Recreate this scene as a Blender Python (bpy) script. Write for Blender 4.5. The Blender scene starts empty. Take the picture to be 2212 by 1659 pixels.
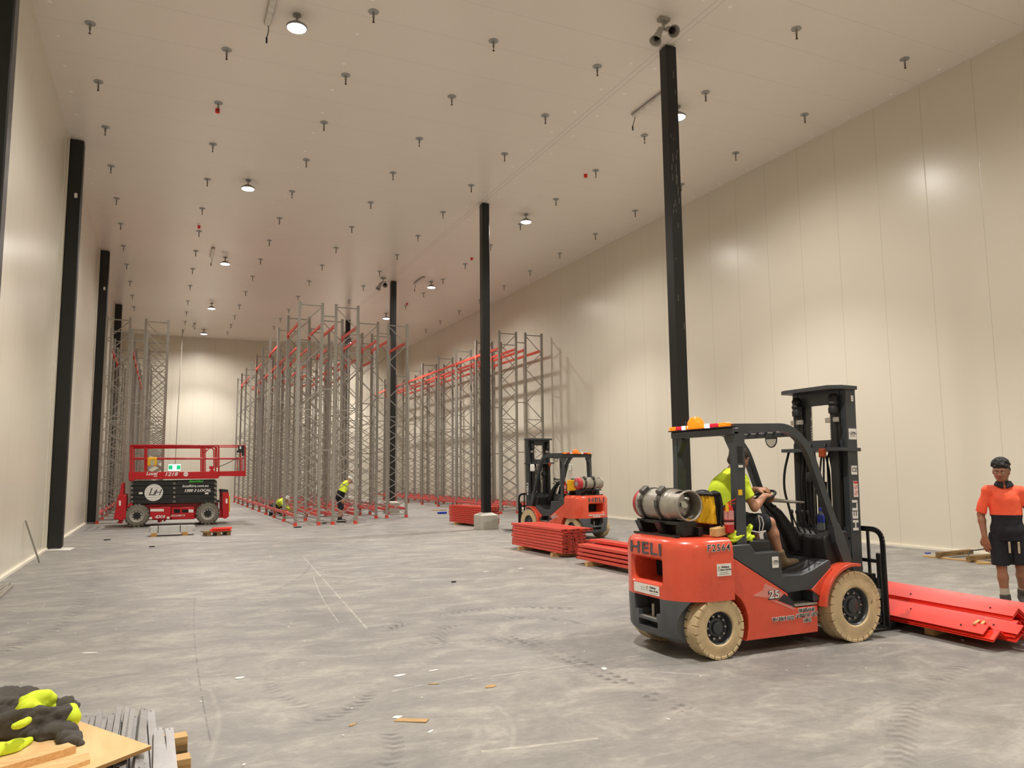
import bpy, math, random
import numpy as np
from mathutils import Vector, Matrix, Euler
random.seed(7); np.random.seed(7)
SC = bpy.context.scene; COL = SC.collection
PI = math.pi
def R(d): return math.radians(d)
# ------------------------------------------------------------------ camera, world, exposure, lamp grid
CAM_H = 1.65; FPX = 1653.0; YAW, PITCH, ROLL = R(24.532), R(6.441), R(-0.563)
H = 9.535; XL, XR = -2.28, 14.03; YB, YF = 47.7, -8.0
_f = Vector((math.sin(YAW)*math.cos(PITCH), math.cos(YAW)*math.cos(PITCH), math.sin(PITCH)))
_r = Vector((math.cos(YAW), -math.sin(YAW), 0)); _u = _r.cross(_f)
_r2 = math.cos(ROLL)*_r + math.sin(ROLL)*_u; _u2 = -math.sin(ROLL)*_r + math.cos(ROLL)*_u
cam = bpy.data.objects.new('camera', bpy.data.cameras.new('camera')); COL.objects.link(cam)
cam.matrix_world = Matrix.Translation((0, 0, CAM_H)) @ Matrix((_r2, _u2, -_f)).transposed().to_4x4()
cam.data.sensor_width = 36; cam.data.lens = FPX/2212*36; cam.data.clip_end = 200; cam.data.clip_start = .05
SC.camera = cam
SC.view_settings.view_transform = 'Standard'; SC.view_settings.look = 'None'
SC.view_settings.gamma = 1; SC.view_settings.use_curve_mapping = False
SC.view_settings.exposure = 0.0
SC.cycles.max_bounces = 7; SC.cycles.diffuse_bounces = 4; SC.cycles.glossy_bounces = 2; SC.cycles.transmission_bounces = 3; SC.cycles.transparent_max_bounces = 4
SC.cycles.caustics_reflective = False; SC.cycles.caustics_refractive = False
W = bpy.data.worlds.new('world'); SC.world = W; W.use_nodes = True
W.node_tree.nodes['Background'].inputs[0].default_value = (.9, .84, .76, 1)
W.node_tree.nodes['Background'].inputs[1].default_value = 0.02
SPOT_W, FILL_W = 2000.0, 900.0            # each high bay lamp: its beam and its spill
LAMP_ROWS = {1.84: [-3.8, 4.6, 12.85, 21.1, 29.3, 37.7, 44.9], 9.98: [-3.8, 4.6, 13.0, 20.7, 29.9, 37.0, 44.9]}
def ray(px, py):
    return _f + _r2*((px-1106)/FPX) - _u2*((py-829.5)/FPX)
def atz(px, py, z=0.0):
    d = ray(px, py); t = (z-CAM_H)/d.z; return Vector((d.x*t, d.y*t, z))
def aty(px, py, Y):
    d = ray(px, py); t = Y/d.y; return Vector((d.x*t, Y, CAM_H+d.z*t))
# ------------------------------------------------------------------ object helpers
def tag(o, label=None, cat=None, group=None, kind=None):
    if label: o['label'] = label
    if cat: o['category'] = cat
    if group: o['group'] = group
    if kind or cat: o['kind'] = kind or 'thing'
    return o
def empty(name, loc=(0, 0, 0), rz=0, label=None, cat=None, group=None, parent=None):
    o = bpy.data.objects.new(name, None); COL.objects.link(o); o.location = loc; o.rotation_euler = (0, 0, rz)
    o.empty_display_size = .2
    if parent: o.parent = parent
    return tag(o, label, cat, group)
def copy_tree(o, parent=None):
    c = o.copy(); COL.objects.link(c)
    if parent: c.parent = parent
    for ch in list(o.children): copy_tree(ch, c)
    return c
def V(*a): return Vector(a)
def frame(d, up=(0, 0, 1)):
    d = Vector(d).normalized(); u = Vector(up)
    if abs(d.dot(u)) > .98: u = Vector((0, 1, 0)) if abs(d.y) < .9 else Vector((1, 0, 0))
    x = d.cross(u).normalized(); y = x.cross(d).normalized()
    return x, y, d
class MB:
    def __init__(s): s.v = []; s.f = []; s.m = []
    def add(s, vs, fs, mi=0):
        n = len(s.v); s.v += [tuple(v) for v in vs]; s.f += [tuple(i+n for i in f) for f in fs]; s.m += [mi]*len(fs)
        return s
    def box(s, c, d, rot=None, mi=0, ch=0.0):
        x, y, z = [a/2 for a in d]
        if ch > 0:
            ch = min(ch, x*.9, y*.9, z*.9); vs = []; 
            for sx in (-1, 1):
                for sy in (-1, 1):
                    for sz in (-1, 1):
                        vs += [(sx*(x-ch), sy*(y-ch), sz*z), (sx*(x-ch), sy*y, sz*(z-ch)), (sx*x, sy*(y-ch), sz*(z-ch))]
            def i(sx, sy, sz, k): return ((sx > 0)*4+(sy > 0)*2+(sz > 0))*3+k
            fs = []
            for a in (-1, 1):
                fs.append([i(-1, -1, a, 0), i(1, -1, a, 0), i(1, 1, a, 0), i(-1, 1, a, 0)][::a])
                fs.append([i(-1, a, -1, 1), i(1, a, -1, 1), i(1, a, 1, 1), i(-1, a, 1, 1)][::-a])
                fs.append([i(a, -1, -1, 2), i(a, 1, -1, 2), i(a, 1, 1, 2), i(a, -1, 1, 2)][::a])
                for b in (-1, 1):
                    fs.append([i(-1, a, b, 0), i(1, a, b, 0), i(1, a, b, 1), i(-1, a, b, 1)][::(1 if a*b > 0 else -1)])
                    fs.append([i(a, -1, b, 0), i(a, 1, b, 0), i(a, 1, b, 2), i(a, -1, b, 2)][::(-1 if a*b > 0 else 1)])
                    fs.append([i(a, b, -1, 1), i(a, b, 1, 1), i(a, b, 1, 2), i(a, b, -1, 2)][::(-1 if a*b > 0 else 1)])
                    for e in (-1, 1):
                        fs.append([i(a, b, e, 0), i(a, b, e, 1), i(a, b, e, 2)][::(-1 if a*b*e > 0 else 1)])
        else:
            vs = [(a*x, b*y, e*z) for a in (-1, 1) for b in (-1, 1) for e in (-1, 1)]
            fs = [(0, 1, 3, 2), (4, 6, 7, 5), (0, 4, 5, 1), (2, 3, 7, 6), (0, 2, 6, 4), (1, 5, 7, 3)]
        c = Vector(c)
        if rot is not None:
            if not isinstance(rot, Matrix): rot = Euler(rot).to_matrix()
            vs = [rot @ Vector(v)+c for v in vs]
        else: vs = [Vector(v)+c for v in vs]
        return s.add(vs, fs, mi)
    def b2(s, a, b, mi=0, ch=0.0):      # box from corner a to corner b
        return s.box([(p+q)/2 for p, q in zip(a, b)], [abs(q-p) for p, q in zip(a, b)], mi=mi, ch=ch)
    def bar(s, a, b, w, h, mi=0, up=(0, 0, 1)):
        a, b = Vector(a), Vector(b); x, y, z = frame(b-a, up)
        return s.box((a+b)/2, (w, h, (b-a).length), Matrix((x, y, z)).transposed(), mi)
    def prism(s, pts, plane, a, b, mi=0, org=(0, 0, 0)):   # outline in a plane, extruded along the third axis from a to b
        ax = {'xz': lambda p, t: (p[0], t, p[1]), 'xy': lambda p, t: (p[0], p[1], t), 'yz': lambda p, t: (t, p[0], p[1])}[plane]
        n = len(pts); vs = [Vector(ax(p, a))+Vector(org) for p in pts]+[Vector(ax(p, b))+Vector(org) for p in pts]
        ar = sum(pts[i][0]*pts[(i+1) % n][1]-pts[(i+1) % n][0]*pts[i][1] for i in range(n))
        fl = (ar > 0) ^ (b < a) ^ (plane == 'xz')
        fs = [tuple(range(n))[::-1] if fl else tuple(range(n)), tuple(range(n, 2*n)) if fl else tuple(range(n, 2*n))[::-1]]
        for i in range(n):
            j = (i+1) % n; q = (i, j, j+n, i+n); fs.append(q if fl else q[::-1])
        return s.add(vs, fs, mi)
    def tube(s, path, r, n=8, mi=0, caps=True, closed=False, up=(0, 0, 1)):
        P = [Vector(p) for p in path]; m = len(P); rr = r if hasattr(r, '__len__') else [r]*m; vs = []; px = None
        for i, p in enumerate(P):
            if closed: d = P[(i+1) % m]-P[i-1]
            else: d = P[min(i+1, m-1)]-P[max(i-1, 0)]
            x, y, z = frame(d, up)
            if px is not None:
                x = (px-z*px.dot(z)).normalized(); y = z.cross(x)*1.0; y = -y if False else y
            else: y = z.cross(x)
            px = x
            vs += [p+(x*math.cos(2*PI*k/n)+y*math.sin(2*PI*k/n))*rr[i] for k in range(n)]
        fs = []
        for i in range(m if closed else m-1):
            j = (i+1) % m
            for k in range(n):
                l = (k+1) % n; fs.append((i*n+k, i*n+l, j*n+l, j*n+k))
        if caps and not closed: fs += [tuple(range(n))[::-1], tuple(range((m-1)*n, m*n))]
        return s.add(vs, fs, mi)
    def lathe(s, prof, c=(0, 0, 0), axis=(0, 0, 1), n=24, mi=0, caps=True):
        x, y, z = frame(axis); c = Vector(c); y = z.cross(x); vs = []
        for r, h in prof: vs += [c+z*h+(x*math.cos(2*PI*k/n)+y*math.sin(2*PI*k/n))*max(r, 1e-5) for k in range(n)]
        fs = []
        for i in range(len(prof)-1):
            for k in range(n):
                l = (k+1) % n; fs.append((i*n+k, i*n+l, (i+1)*n+l, (i+1)*n+k))
        if caps:
            m = len(prof)-1; fs += [tuple(range(n))[::-1], tuple(range(m*n, (m+1)*n))]
        return s.add(vs, fs, mi)
    def cyl(s, a, b, r, n=16, mi=0): 
        a, b = Vector(a), Vector(b); return s.lathe([(r, 0), (r, (b-a).length)], a, b-a, n, mi)
    def ell(s, c, r, n=16, mi=0, rot=None):
        m = n//2; vs = []; 
        for i in range(m+1):
            t = PI*i/m
            for k in range(n):
                a = 2*PI*k/n; v = Vector((r[0]*math.sin(t)*math.cos(a), r[1]*math.sin(t)*math.sin(a), r[2]*math.cos(t)))
                if rot is not None: v = rot @ v
                vs.append(v+Vector(c))
        fs = []
        for i in range(m):
            for k in range(n):
                l = (k+1) % n; fs.append((i*n+k, (i+1)*n+k, (i+1)*n+l, i*n+l))
        return s.add(vs, fs, mi)
    def loft(s, rings, mi=0, caps=True, closed_ring=True):
        n = len(rings[0]); vs = [v for r in rings for v in r]; fs = []
        for i in range(len(rings)-1):
            for k in range(n if closed_ring else n-1):
                l = (k+1) % n; fs.append((i*n+k, i*n+l, (i+1)*n+l, (i+1)*n+k))
        if caps: fs += [tuple(range(n))[::-1], tuple(range((len(rings)-1)*n, len(rings)*n))]
        return s.add(vs, fs, mi)
    def mesh(s, name, mats, angle=32):
        me = bpy.data.meshes.new(name); me.from_pydata(s.v, [], s.f); me.update()
        mats = mats if isinstance(mats, (list, tuple)) else [mats]
        for m in mats: me.materials.append(m)
        if len(mats) > 1: me.polygons.foreach_set('material_index', s.m)
        me.polygons.foreach_set('use_smooth', [True]*len(me.polygons)); me.set_sharp_from_angle(angle=R(angle))
        return me
    def build(s, name, mats, parent=None, bevel=0, angle=32, loc=None, rot=None, fix=False):
        me = s.mesh(name, mats, angle)
        if fix:
            import bmesh
            b = bmesh.new(); b.from_mesh(me); bmesh.ops.recalc_face_normals(b, faces=b.faces); b.to_mesh(me); b.free()
        o = bpy.data.objects.new(name, me); COL.objects.link(o)
        if parent: o.parent = parent
        if loc is not None: o.location = loc
        if rot is not None: o.rotation_euler = rot
        if bevel:
            m = o.modifiers.new('bevel', 'BEVEL'); m.width = bevel; m.segments = 2; m.limit_method = 'ANGLE'; m.angle_limit = R(40); m.harden_normals = False
        return o
def place(name, me, parent=None, loc=(0, 0, 0), rot=(0, 0, 0)):
    o = bpy.data.objects.new(name, me); COL.objects.link(o); o.location = loc; o.rotation_euler = rot
    if parent: o.parent = parent
    return o
def arc(cx, cy, r, a0, a1, n):
    return [(cx+r*math.cos(R(a0+(a1-a0)*i/n)), cy+r*math.sin(R(a0+(a1-a0)*i/n))) for i in range(n+1)]
def rpath(pts, rad, n=6):        # polyline with rounded corners (3-D)
    P = [Vector(p) for p in pts]; out = [P[0]]
    for i in range(1, len(P)-1):
        a = (P[i-1]-P[i]); b = (P[i+1]-P[i]); d = min(rad, a.length*.49, b.length*.49)
        p0 = P[i]+a.normalized()*d; p1 = P[i]+b.normalized()*d
        for k in range(n+1):
            t = k/n; out.append(p0*(1-t)**2+P[i]*2*t*(1-t)+p1*t*t)
    return out+[P[-1]]
_ORD = 'first second third fourth fifth sixth seventh eighth ninth tenth eleventh twelfth thirteenth fourteenth fifteenth sixteenth seventeenth eighteenth nineteenth twentieth'.split()
def nth(i): 
    return _ORD[i-1] if i <= 20 else ['', 'twenty-', 'thirty-', 'forty-'][i//10-1]+_ORD[i % 10-1] if i % 10 else ['thirtieth', 'fortieth', 'fiftieth'][i//10-3]
# ------------------------------------------------------------------ materials
def lin(c):
    if isinstance(c, str): c = [int(c[i:i+2], 16)/255 for i in (0, 2, 4)]
    return [((x+.055)/1.055)**2.4 if x > .04045 else x/12.92 for x in c]
class NT:
    def __init__(s, name):
        s.m = bpy.data.materials.new(name); s.m.use_nodes = True; s.t = s.m.node_tree; s.n = s.t.nodes; s.b = s.n['Principled BSDF']
    def new(s, ty, **k):
        n = s.n.new(ty)
        for a, b in k.items(): setattr(n, a, b)
        return n
    def put(s, sock, v):
        if hasattr(v, 'is_output') or isinstance(v, bpy.types.NodeSocket): s.t.links.new(v, sock)
        elif isinstance(v, (tuple, list)) and len(v) == 3 and sock.type == 'RGBA': sock.default_value = (*v, 1)
        else: sock.default_value = v
    def math(s, op, a, b=None, c=None, clamp=False):
        n = s.new('ShaderNodeMath', operation=op, use_clamp=clamp); s.put(n.inputs[0], a)
        if b is not None: s.put(n.inputs[1], b)
        if c is not None: s.put(n.inputs[2], c)
        return n.outputs[0]
    def coord(s, obj=True, scale=(1, 1, 1)):
        c = s.new('ShaderNodeTexCoord'); m = s.new('ShaderNodeMapping'); s.t.links.new(c.outputs['Object' if obj else 'Generated'], m.inputs[0]); m.inputs['Scale'].default_value = scale
        return m.outputs[0]
    def noise(s, co, scale, detail=4, rough=.55, dist=0):
        n = s.new('ShaderNodeTexNoise'); s.put(n.inputs['Vector'], co); n.inputs['Scale'].default_value = scale; n.inputs['Detail'].default_value = detail; n.inputs['Roughness'].default_value = rough; n.inputs['Distortion'].default_value = dist
        return n.outputs['Fac']
    def ramp(s, f, stops):
        n = s.new('ShaderNodeValToRGB'); s.put(n.inputs[0], f); e = n.color_ramp.elements
        for i, (p, c) in enumerate(stops):
            if i > 1: e.new(p)
        for i, (p, c) in enumerate(stops):
            e[i].position = p; e[i].color = (*(c if hasattr(c, '__len__') else (c, c, c)), 1)
        return n.outputs[0]
    def mix(s, f, a, b, mode='MIX'):
        n = s.new('ShaderNodeMix', data_type='RGBA', blend_type=mode); s.put(n.inputs[0], f); s.put(n.inputs[6], a); s.put(n.inputs[7], b)
        return n.outputs[2]
    def bump(s, h, strength=.3, dist=.01):
        n = s.new('ShaderNodeBump'); n.inputs['Strength'].default_value = strength; n.inputs['Distance'].default_value = dist; s.put(n.inputs['Height'], h); s.t.links.new(n.outputs[0], s.b.inputs['Normal'])
    def sep(s, co):
        n = s.new('ShaderNodeSeparateXYZ'); s.put(n.inputs[0], co); return n.outputs
    def set(s, **k):
        for a, b in k.items(): s.put(s.b.inputs[{'col': 'Base Color', 'rough': 'Roughness', 'metal': 'Metallic', 'spec': 'Specular IOR Level', 'coat': 'Coat Weight'}.get(a, a)], b)
_mats = {}
def mat(name, col, rough=.5, metal=0.0, var=.12, scale=8, bump=0.0, bscale=40, dirt=None, coat=0.0, spec=.5, emit=None, estr=0, alpha=None):
    if name in _mats: return _mats[name]
    t = NT(name); c = lin(col); co = t.coord()
    n = t.noise(co, scale, 5)
    base = t.mix(t.ramp(n, [(.3, 0), (.7, 1)]), [x*(1-var) for x in c], [min(1, x*(1+var)) for x in c])
    if dirt:
        d = t.ramp(t.noise(co, dirt[1], 8, .7, .3), [(dirt[2], 0), (dirt[2]+.12, 1)]); base = t.mix(d, base, lin(dirt[0]))
    t.set(col=base, rough=t.math('MULTIPLY_ADD', n, .16, rough-.08, clamp=True), metal=metal, spec=spec, coat=coat)
    if bump: t.bump(t.noise(co, bscale, 4), bump, .004)
    if emit: t.put(t.b.inputs['Emission Color'], tuple(lin(emit))); t.b.inputs['Emission Strength'].default_value = estr
    if alpha is not None: t.b.inputs['Alpha'].default_value = alpha
    _mats[name] = t.m; return t.m
M = {}
M['red'] = mat('truck_red_paint', 'd95238', .28, var=.06, scale=5, dirt=('8a2a1c', 9, .68), coat=.3)
M['orange'] = mat('rack_orange_paint', 'cf4535', .38, var=.08, scale=6, dirt=('a02a20', 14, .66))
M['orange2'] = mat('rack_orange_dusty', 'c9504a', .5, var=.1, scale=3)
M['chevron'] = mat('post_guard_red_paint', 'e0301e', .35, var=.07, scale=4)
M['truckgrey'] = mat('truck_grey_paint', '3b3f43', .38, var=.1, scale=6, dirt=('5c5750', 11, .68))
M['cwgrey'] = mat('counterweight_grey_paint', '53575c', .42, var=.1, scale=5, dirt=('7c7468', 10, .66))
M['black'] = mat('black_rubber', '141414', .55, var=.25, scale=12)
M['blackm'] = mat('black_metal_paint', '1c1d1e', .36, var=.2, scale=8)
M['vinyl'] = mat('black_seat_vinyl', '161616', .42, var=.2, scale=8, bump=.2)
M['tyre'] = mat('cream_solid_tyre', 'c6b08a', .75, var=.16, scale=7, dirt=('7d6a4c', 8, .6), bump=.4, bscale=30)
M['tyregrey'] = mat('grey_non_marking_tyre', '6e6a60', .8, var=.15, scale=9, bump=.3)
M['steel'] = mat('rack_grey_steel', '938f86', .36, metal=.15, var=.12, scale=3)
M['galv'] = mat('galvanised_steel', 'b9b8b8', .34, metal=.55, var=.1, scale=14)
M['chrome'] = mat('bright_metal', 'c8c8c4', .22, metal=.9, var=.06)
M['bright'] = mat('bright_zinc_steel', 'd0d0ce', .3, metal=.3, var=.06, scale=14)
M['alum'] = mat('scuffed_aluminium', 'a9a49a', .4, metal=.6, var=.12, scale=10, dirt=('7d766c', 12, .6))
M['white'] = mat('white_vinyl', 'e6e4de', .45, var=.03)
M['ink'] = mat('dark_print', '20242c', .5, var=.05)
M['yellow'] = mat('yellow_fabric', 'e8b41c', .6, var=.12, scale=5, bump=.6, bscale=14)
M['hivis'] = mat('hi_vis_yellow_cloth', 'd2e832', .75, var=.07, scale=12, bump=.5, bscale=18)
M['hivorange'] = mat('hi_vis_orange_cloth', 'f2603e', .75, var=.06, scale=10, bump=.4, bscale=16)
M['navy'] = mat('navy_cloth', '15171f', .85, var=.2, scale=14, bump=.4, bscale=20)
M['hoodgrey'] = mat('charcoal_fleece', '4b4743', .92, var=.14, scale=8, bump=.3, bscale=60)
M['skin'] = mat('skin_tan', '96694f', .5, var=.07, scale=16)
M['skin2'] = mat('skin_light', 'b58468', .5, var=.08, scale=16)
M['hair'] = mat('black_hair', '0d0b0a', .6, var=.3, scale=40, bump=1.0, bscale=60)
M['hairb'] = mat('brown_hair', '3a281b', .55, var=.35, scale=50, bump=.8, bscale=60)
M['boot'] = mat('grey_work_boot', '4a4641', .75, var=.2, scale=20, bump=.3)
M['boottan'] = mat('tan_work_boot', '6b5a41', .75, var=.2, scale=20, bump=.3)
M['sock'] = mat('pale_sock', 'b0a89a', .9, var=.1, scale=30)
M['conc'] = mat('pale_concrete', 'b5b1a6', .75, var=.08, scale=6, bump=.3)
M['pole'] = mat('black_column_paint', '101112', .4, var=.2, scale=5)
M['scissred'] = mat('lift_red_paint', 'b3121e', .32, var=.07, scale=6)
M['dark'] = mat('dark_recess', '0c0c0c', .8, var=.1)
M['amber'] = mat('amber_lens', 'ff7a10', .25, var=.05, emit='ff6a08', estr=1.2)
M['amberdull'] = mat('amber_lens_unlit', 'f08018', .25, var=.05)
M['redlens'] = mat('red_lens', 'c81030', .25, var=.05, emit='d01030', estr=.5)
M['whitelit'] = mat('white_strobe_lens', 'ffffff', .2, var=0, emit='f4f2ff', estr=12)
M['extred'] = mat('extinguisher_red', 'c01818', .25, var=.04, coat=.4)
M['blue'] = mat('blue_plastic', '1c3aa8', .4, var=.05)
M['green'] = mat('green_print', '3fae3a', .5, var=.02)
M['capwhite'] = mat('white_helmet_plastic', 'dedcd6', .35, var=.03)
M['card'] = mat('torn_cardboard', 'b08f62', .85, var=.12, scale=15)
M['print'] = mat('white_print', 'dcdad6', .5, var=.02)
M['printgrey'] = mat('grey_recessed_letters', '4c4e52', .5, var=.05)
M['pink'] = mat('faded_arrow_print', 'd98a80', .5, var=.05)
def wood(name, c1, c2, sc=(1, 12, 12), rough=.65):
    t = NT(name); co = t.coord(scale=sc)
    n = t.noise(co, 3.5, 6, .6, .6); k = t.noise(t.coord(), 4, 3)
    col = t.mix(t.ramp(n, [(.35, 0), (.65, 1)]), lin(c1), lin(c2)); col = t.mix(t.ramp(k, [(.55, 0), (.8, .5)]), col, lin(c2))
    t.set(col=col, rough=rough, spec=.3); t.bump(n, .15, .003); return t.m
M['wood'] = wood('pine_timber', 'd6b27c', 'b8905a'); M['woody'] = wood('pine_timber_across', 'cda266', 'a87b42', (12, 1, 12))
M['woodold'] = wood('weathered_timber', '9a7c50', '5f4a2e')
M['ply'] = wood('plywood_face', 'e4c390', 'd8b07c', (3, .6, 3), .55)
def plyedge():
    t = NT('plywood_edge'); z = t.sep(t.coord())[2]
    s = t.math('GREATER_THAN', t.math('FRACT', t.math('MULTIPLY', z, 190)), .5)
    t.set(col=t.mix(s, lin('c89a60'), lin('7c5a32')), rough=.7); return t.m
M['plyedge'] = plyedge()
# ------------------------------------------------------------------ the setting
def panel_mat(name, col, joint_axis, pitch, off, rib=None, rough=.3, dots=None, seam=None, jw=.006):
    t = NT(name); g = t.new('ShaderNodeNewGeometry'); p = t.sep(g.outputs['Position']); X = {'x': p[0], 'y': p[1]}
    a = X[joint_axis]
    fr = t.math('FRACT', t.math('DIVIDE', t.math('SUBTRACT', a, off-50*pitch), pitch))
    d = t.math('MULTIPLY', t.math('SUBTRACT', .5, t.math('ABSOLUTE', t.math('SUBTRACT', fr, .5))), pitch)    # distance to joint
    j = t.math('LESS_THAN', d, jw)
    c = t.new('ShaderNodeCombineXYZ'); 
    n = t.noise(g.outputs['Position'], .35, 3); n2 = t.noise(g.outputs['Position'], 6, 5)
    base = t.mix(n, [x*.95 for x in lin(col)], [min(1, x*1.03) for x in lin(col)])
    base = t.mix(j, base, [x*.78 for x in lin(col)])
    if seam is not None:
        s = t.math('ABSOLUTE', t.math('SUBTRACT', X['x'], seam)); sm = t.math('LESS_THAN', t.math('ABSOLUTE', t.math('SUBTRACT', s, .06)), .012)
        base = t.mix(sm, base, [x*.8 for x in lin(col)])
    if dots:
        tot = None
        for x0, y0 in dots:
            fy = t.math('SUBTRACT', t.math('FRACT', t.math('DIVIDE', t.math('SUBTRACT', p[1], y0-60*1.112-.556), 1.112)), .5)
            dy = t.math('MULTIPLY', fy, 1.112); dx = t.math('SUBTRACT', p[0], x0)
            q = t.math('LESS_THAN', t.math('SQRT', t.math('ADD', t.math('MULTIPLY', dy, dy), t.math('MULTIPLY', dx, dx))), .036)
            tot = q if tot is None else t.math('MAXIMUM', tot, q)
        base = t.mix(tot, base, (.98, .96, .92))
    t.set(col=base, rough=rough, spec=.45)
    h = t.math('MULTIPLY', t.math('MINIMUM', d, .012), 60)
    if rib:
        w = t.math('FRACT', t.math('DIVIDE', a, rib)); h = t.math('ADD', h, t.math('MULTIPLY', t.math('MULTIPLY', t.math('GREATER_THAN', w, .5), 1.0), .3))
    t.bump(h, .3, .004)
    return t.m
WALLC = 'dbd5c5'
M['wall_side'] = panel_mat('ribbed_wall_panels', WALLC, 'y', 1.132, 10.23, rib=.11, rough=.27)
M['wall_end'] = panel_mat('ribbed_end_wall_panels', WALLC, 'x', 1.132, 1.5, rib=.11, rough=.3)
M['ceil'] = panel_mat('ceiling_panels', 'efe8df', 'y', 1.112, 11.33, rough=.26, dots=[(2.93, 13.03), (8.05, 10.79), (8.6, 10.77), (-2.0, 15.24), (13.85, 12.97)], seam=8.33, jw=.004)
def floor_mat():
    t = NT('power_trowelled_concrete'); g = t.new('ShaderNodeNewGeometry'); P = g.outputs['Position']; p = t.sep(P)
    def mp(s, r=0):
        m = t.new('ShaderNodeMapping'); t.t.links.new(P, m.inputs[0]); m.inputs['Scale'].default_value = s; m.inputs['Rotation'].default_value = (0, 0, r); return m.outputs[0]
    a = t.noise(P, .22, 5, .6); b = t.noise(mp((.8, 1.3, 1), .3), 1.7, 9, .72, .6); c = t.noise(mp((1.2, 6, 1), .12), 2.4, 9, .72, .3); d = t.noise(P, 14, 6, .7)
    base = t.mix(t.ramp(a, [(.35, 0), (.65, 1)]), lin('8c8a87'), lin('9c9891'))
    base = t.mix(t.math('MULTIPLY', t.ramp(b, [(.42, 0), (.60, 1)]), .5), base, lin('6b6a68'))
    base = t.mix(t.math('MULTIPLY', t.ramp(b, [(.34, 1), (.46, 0)]), .4), base, lin('b8b4aa'))
    base = t.mix(t.math('MULTIPLY', t.ramp(c, [(.56, 0), (.70, 1)]), .4), base, lin('bdb9b0'))
    base = t.mix(t.math('MULTIPLY', t.ramp(c, [(.3, 1), (.44, 0)]), .3), base, lin('5c5b5a'))
    base = t.mix(t.math('MULTIPLY', t.ramp(d, [(.4, 0), (.75, 1)]), .35), base, lin('605f5d'))
    br1 = t.ramp(t.noise(P, 2.3, 5), [(.4, 0), (.58, 1)]); br2 = t.ramp(t.noise(P, 7, 5), [(.38, 0), (.55, 1)])
    def chord(x0, y0, x1, y1):
        L = math.hypot(x1-x0, y1-y0); dx, dy = (x1-x0)/L, (y1-y0)/L
        s = t.math('ADD', t.math('MULTIPLY', t.math('SUBTRACT', p[0], x0), dx), t.math('MULTIPLY', t.math('SUBTRACT', p[1], y0), dy))
        q = t.math('ADD', t.math('MULTIPLY', t.math('SUBTRACT', p[0], x0), -dy), t.math('MULTIPLY', t.math('SUBTRACT', p[1], y0), dx))
        return s, q, t.math('MULTIPLY', t.math('GREATER_THAN', s, 0), t.math('LESS_THAN', s, L)), (-dy, dx)
    def mark(pts, w, col, k, tread=0, soft=True):
        """a wheel mark or scratch through two or three floor points"""
        A, B = atz(*pts[0]), atz(*pts[-1]); s, q, lim, nn = chord(A.x, A.y, B.x, B.y)
        if len(pts) == 3:
            C_ = atz(*pts[1]); ax, ay, bx, by, cx, cy = A.x, A.y, C_.x, C_.y, B.x, B.y
            d = 2*(ax*(by-cy)+bx*(cy-ay)+cx*(ay-by)); ux = ((ax*ax+ay*ay)*(by-cy)+(bx*bx+by*by)*(cy-ay)+(cx*cx+cy*cy)*(ay-by))/d; uy = ((ax*ax+ay*ay)*(cx-bx)+(bx*bx+by*by)*(ax-cx)+(cx*cx+cy*cy)*(bx-ax))/d
            r_ = math.hypot(ax-ux, ay-uy); X_ = t.math('SUBTRACT', p[0], ux); Y_ = t.math('SUBTRACT', p[1], uy)
            q2 = t.math('SUBTRACT', t.math('SQRT', t.math('ADD', t.math('MULTIPLY', X_, X_), t.math('MULTIPLY', Y_, Y_))), r_)
            side = (C_.x-A.x)*nn[0]+(C_.y-A.y)*nn[1]      # keep the half of the circle the middle point is on
            lim = t.math('MULTIPLY', lim, t.math('GREATER_THAN' if side > 0 else 'LESS_THAN', q, -.12 if side > 0 else .12)); q = q2
        aq = t.math('ABSOLUTE', q); m = t.math('MULTIPLY', t.math('LESS_THAN', aq, w), lim)
        if soft: m = t.math('MULTIPLY', m, t.math('SUBTRACT', 1, t.math('DIVIDE', aq, w*1.6)))
        if tread: m = t.math('MULTIPLY', m, t.math('GREATER_THAN', t.math('SINE', t.math('ADD', t.math('MULTIPLY', s, tread), t.math('MULTIPLY', aq, 38))), -.1))
        return t.mix(t.math('MULTIPLY', t.math('MULTIPLY', m, br1 if w > .03 else br2), k), base, lin(col))
    DK, LT = '4e4d4c', 'd2cdc2'
    Z = lambda u, v: (286+u*.967, 1198+v*.967)
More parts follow.
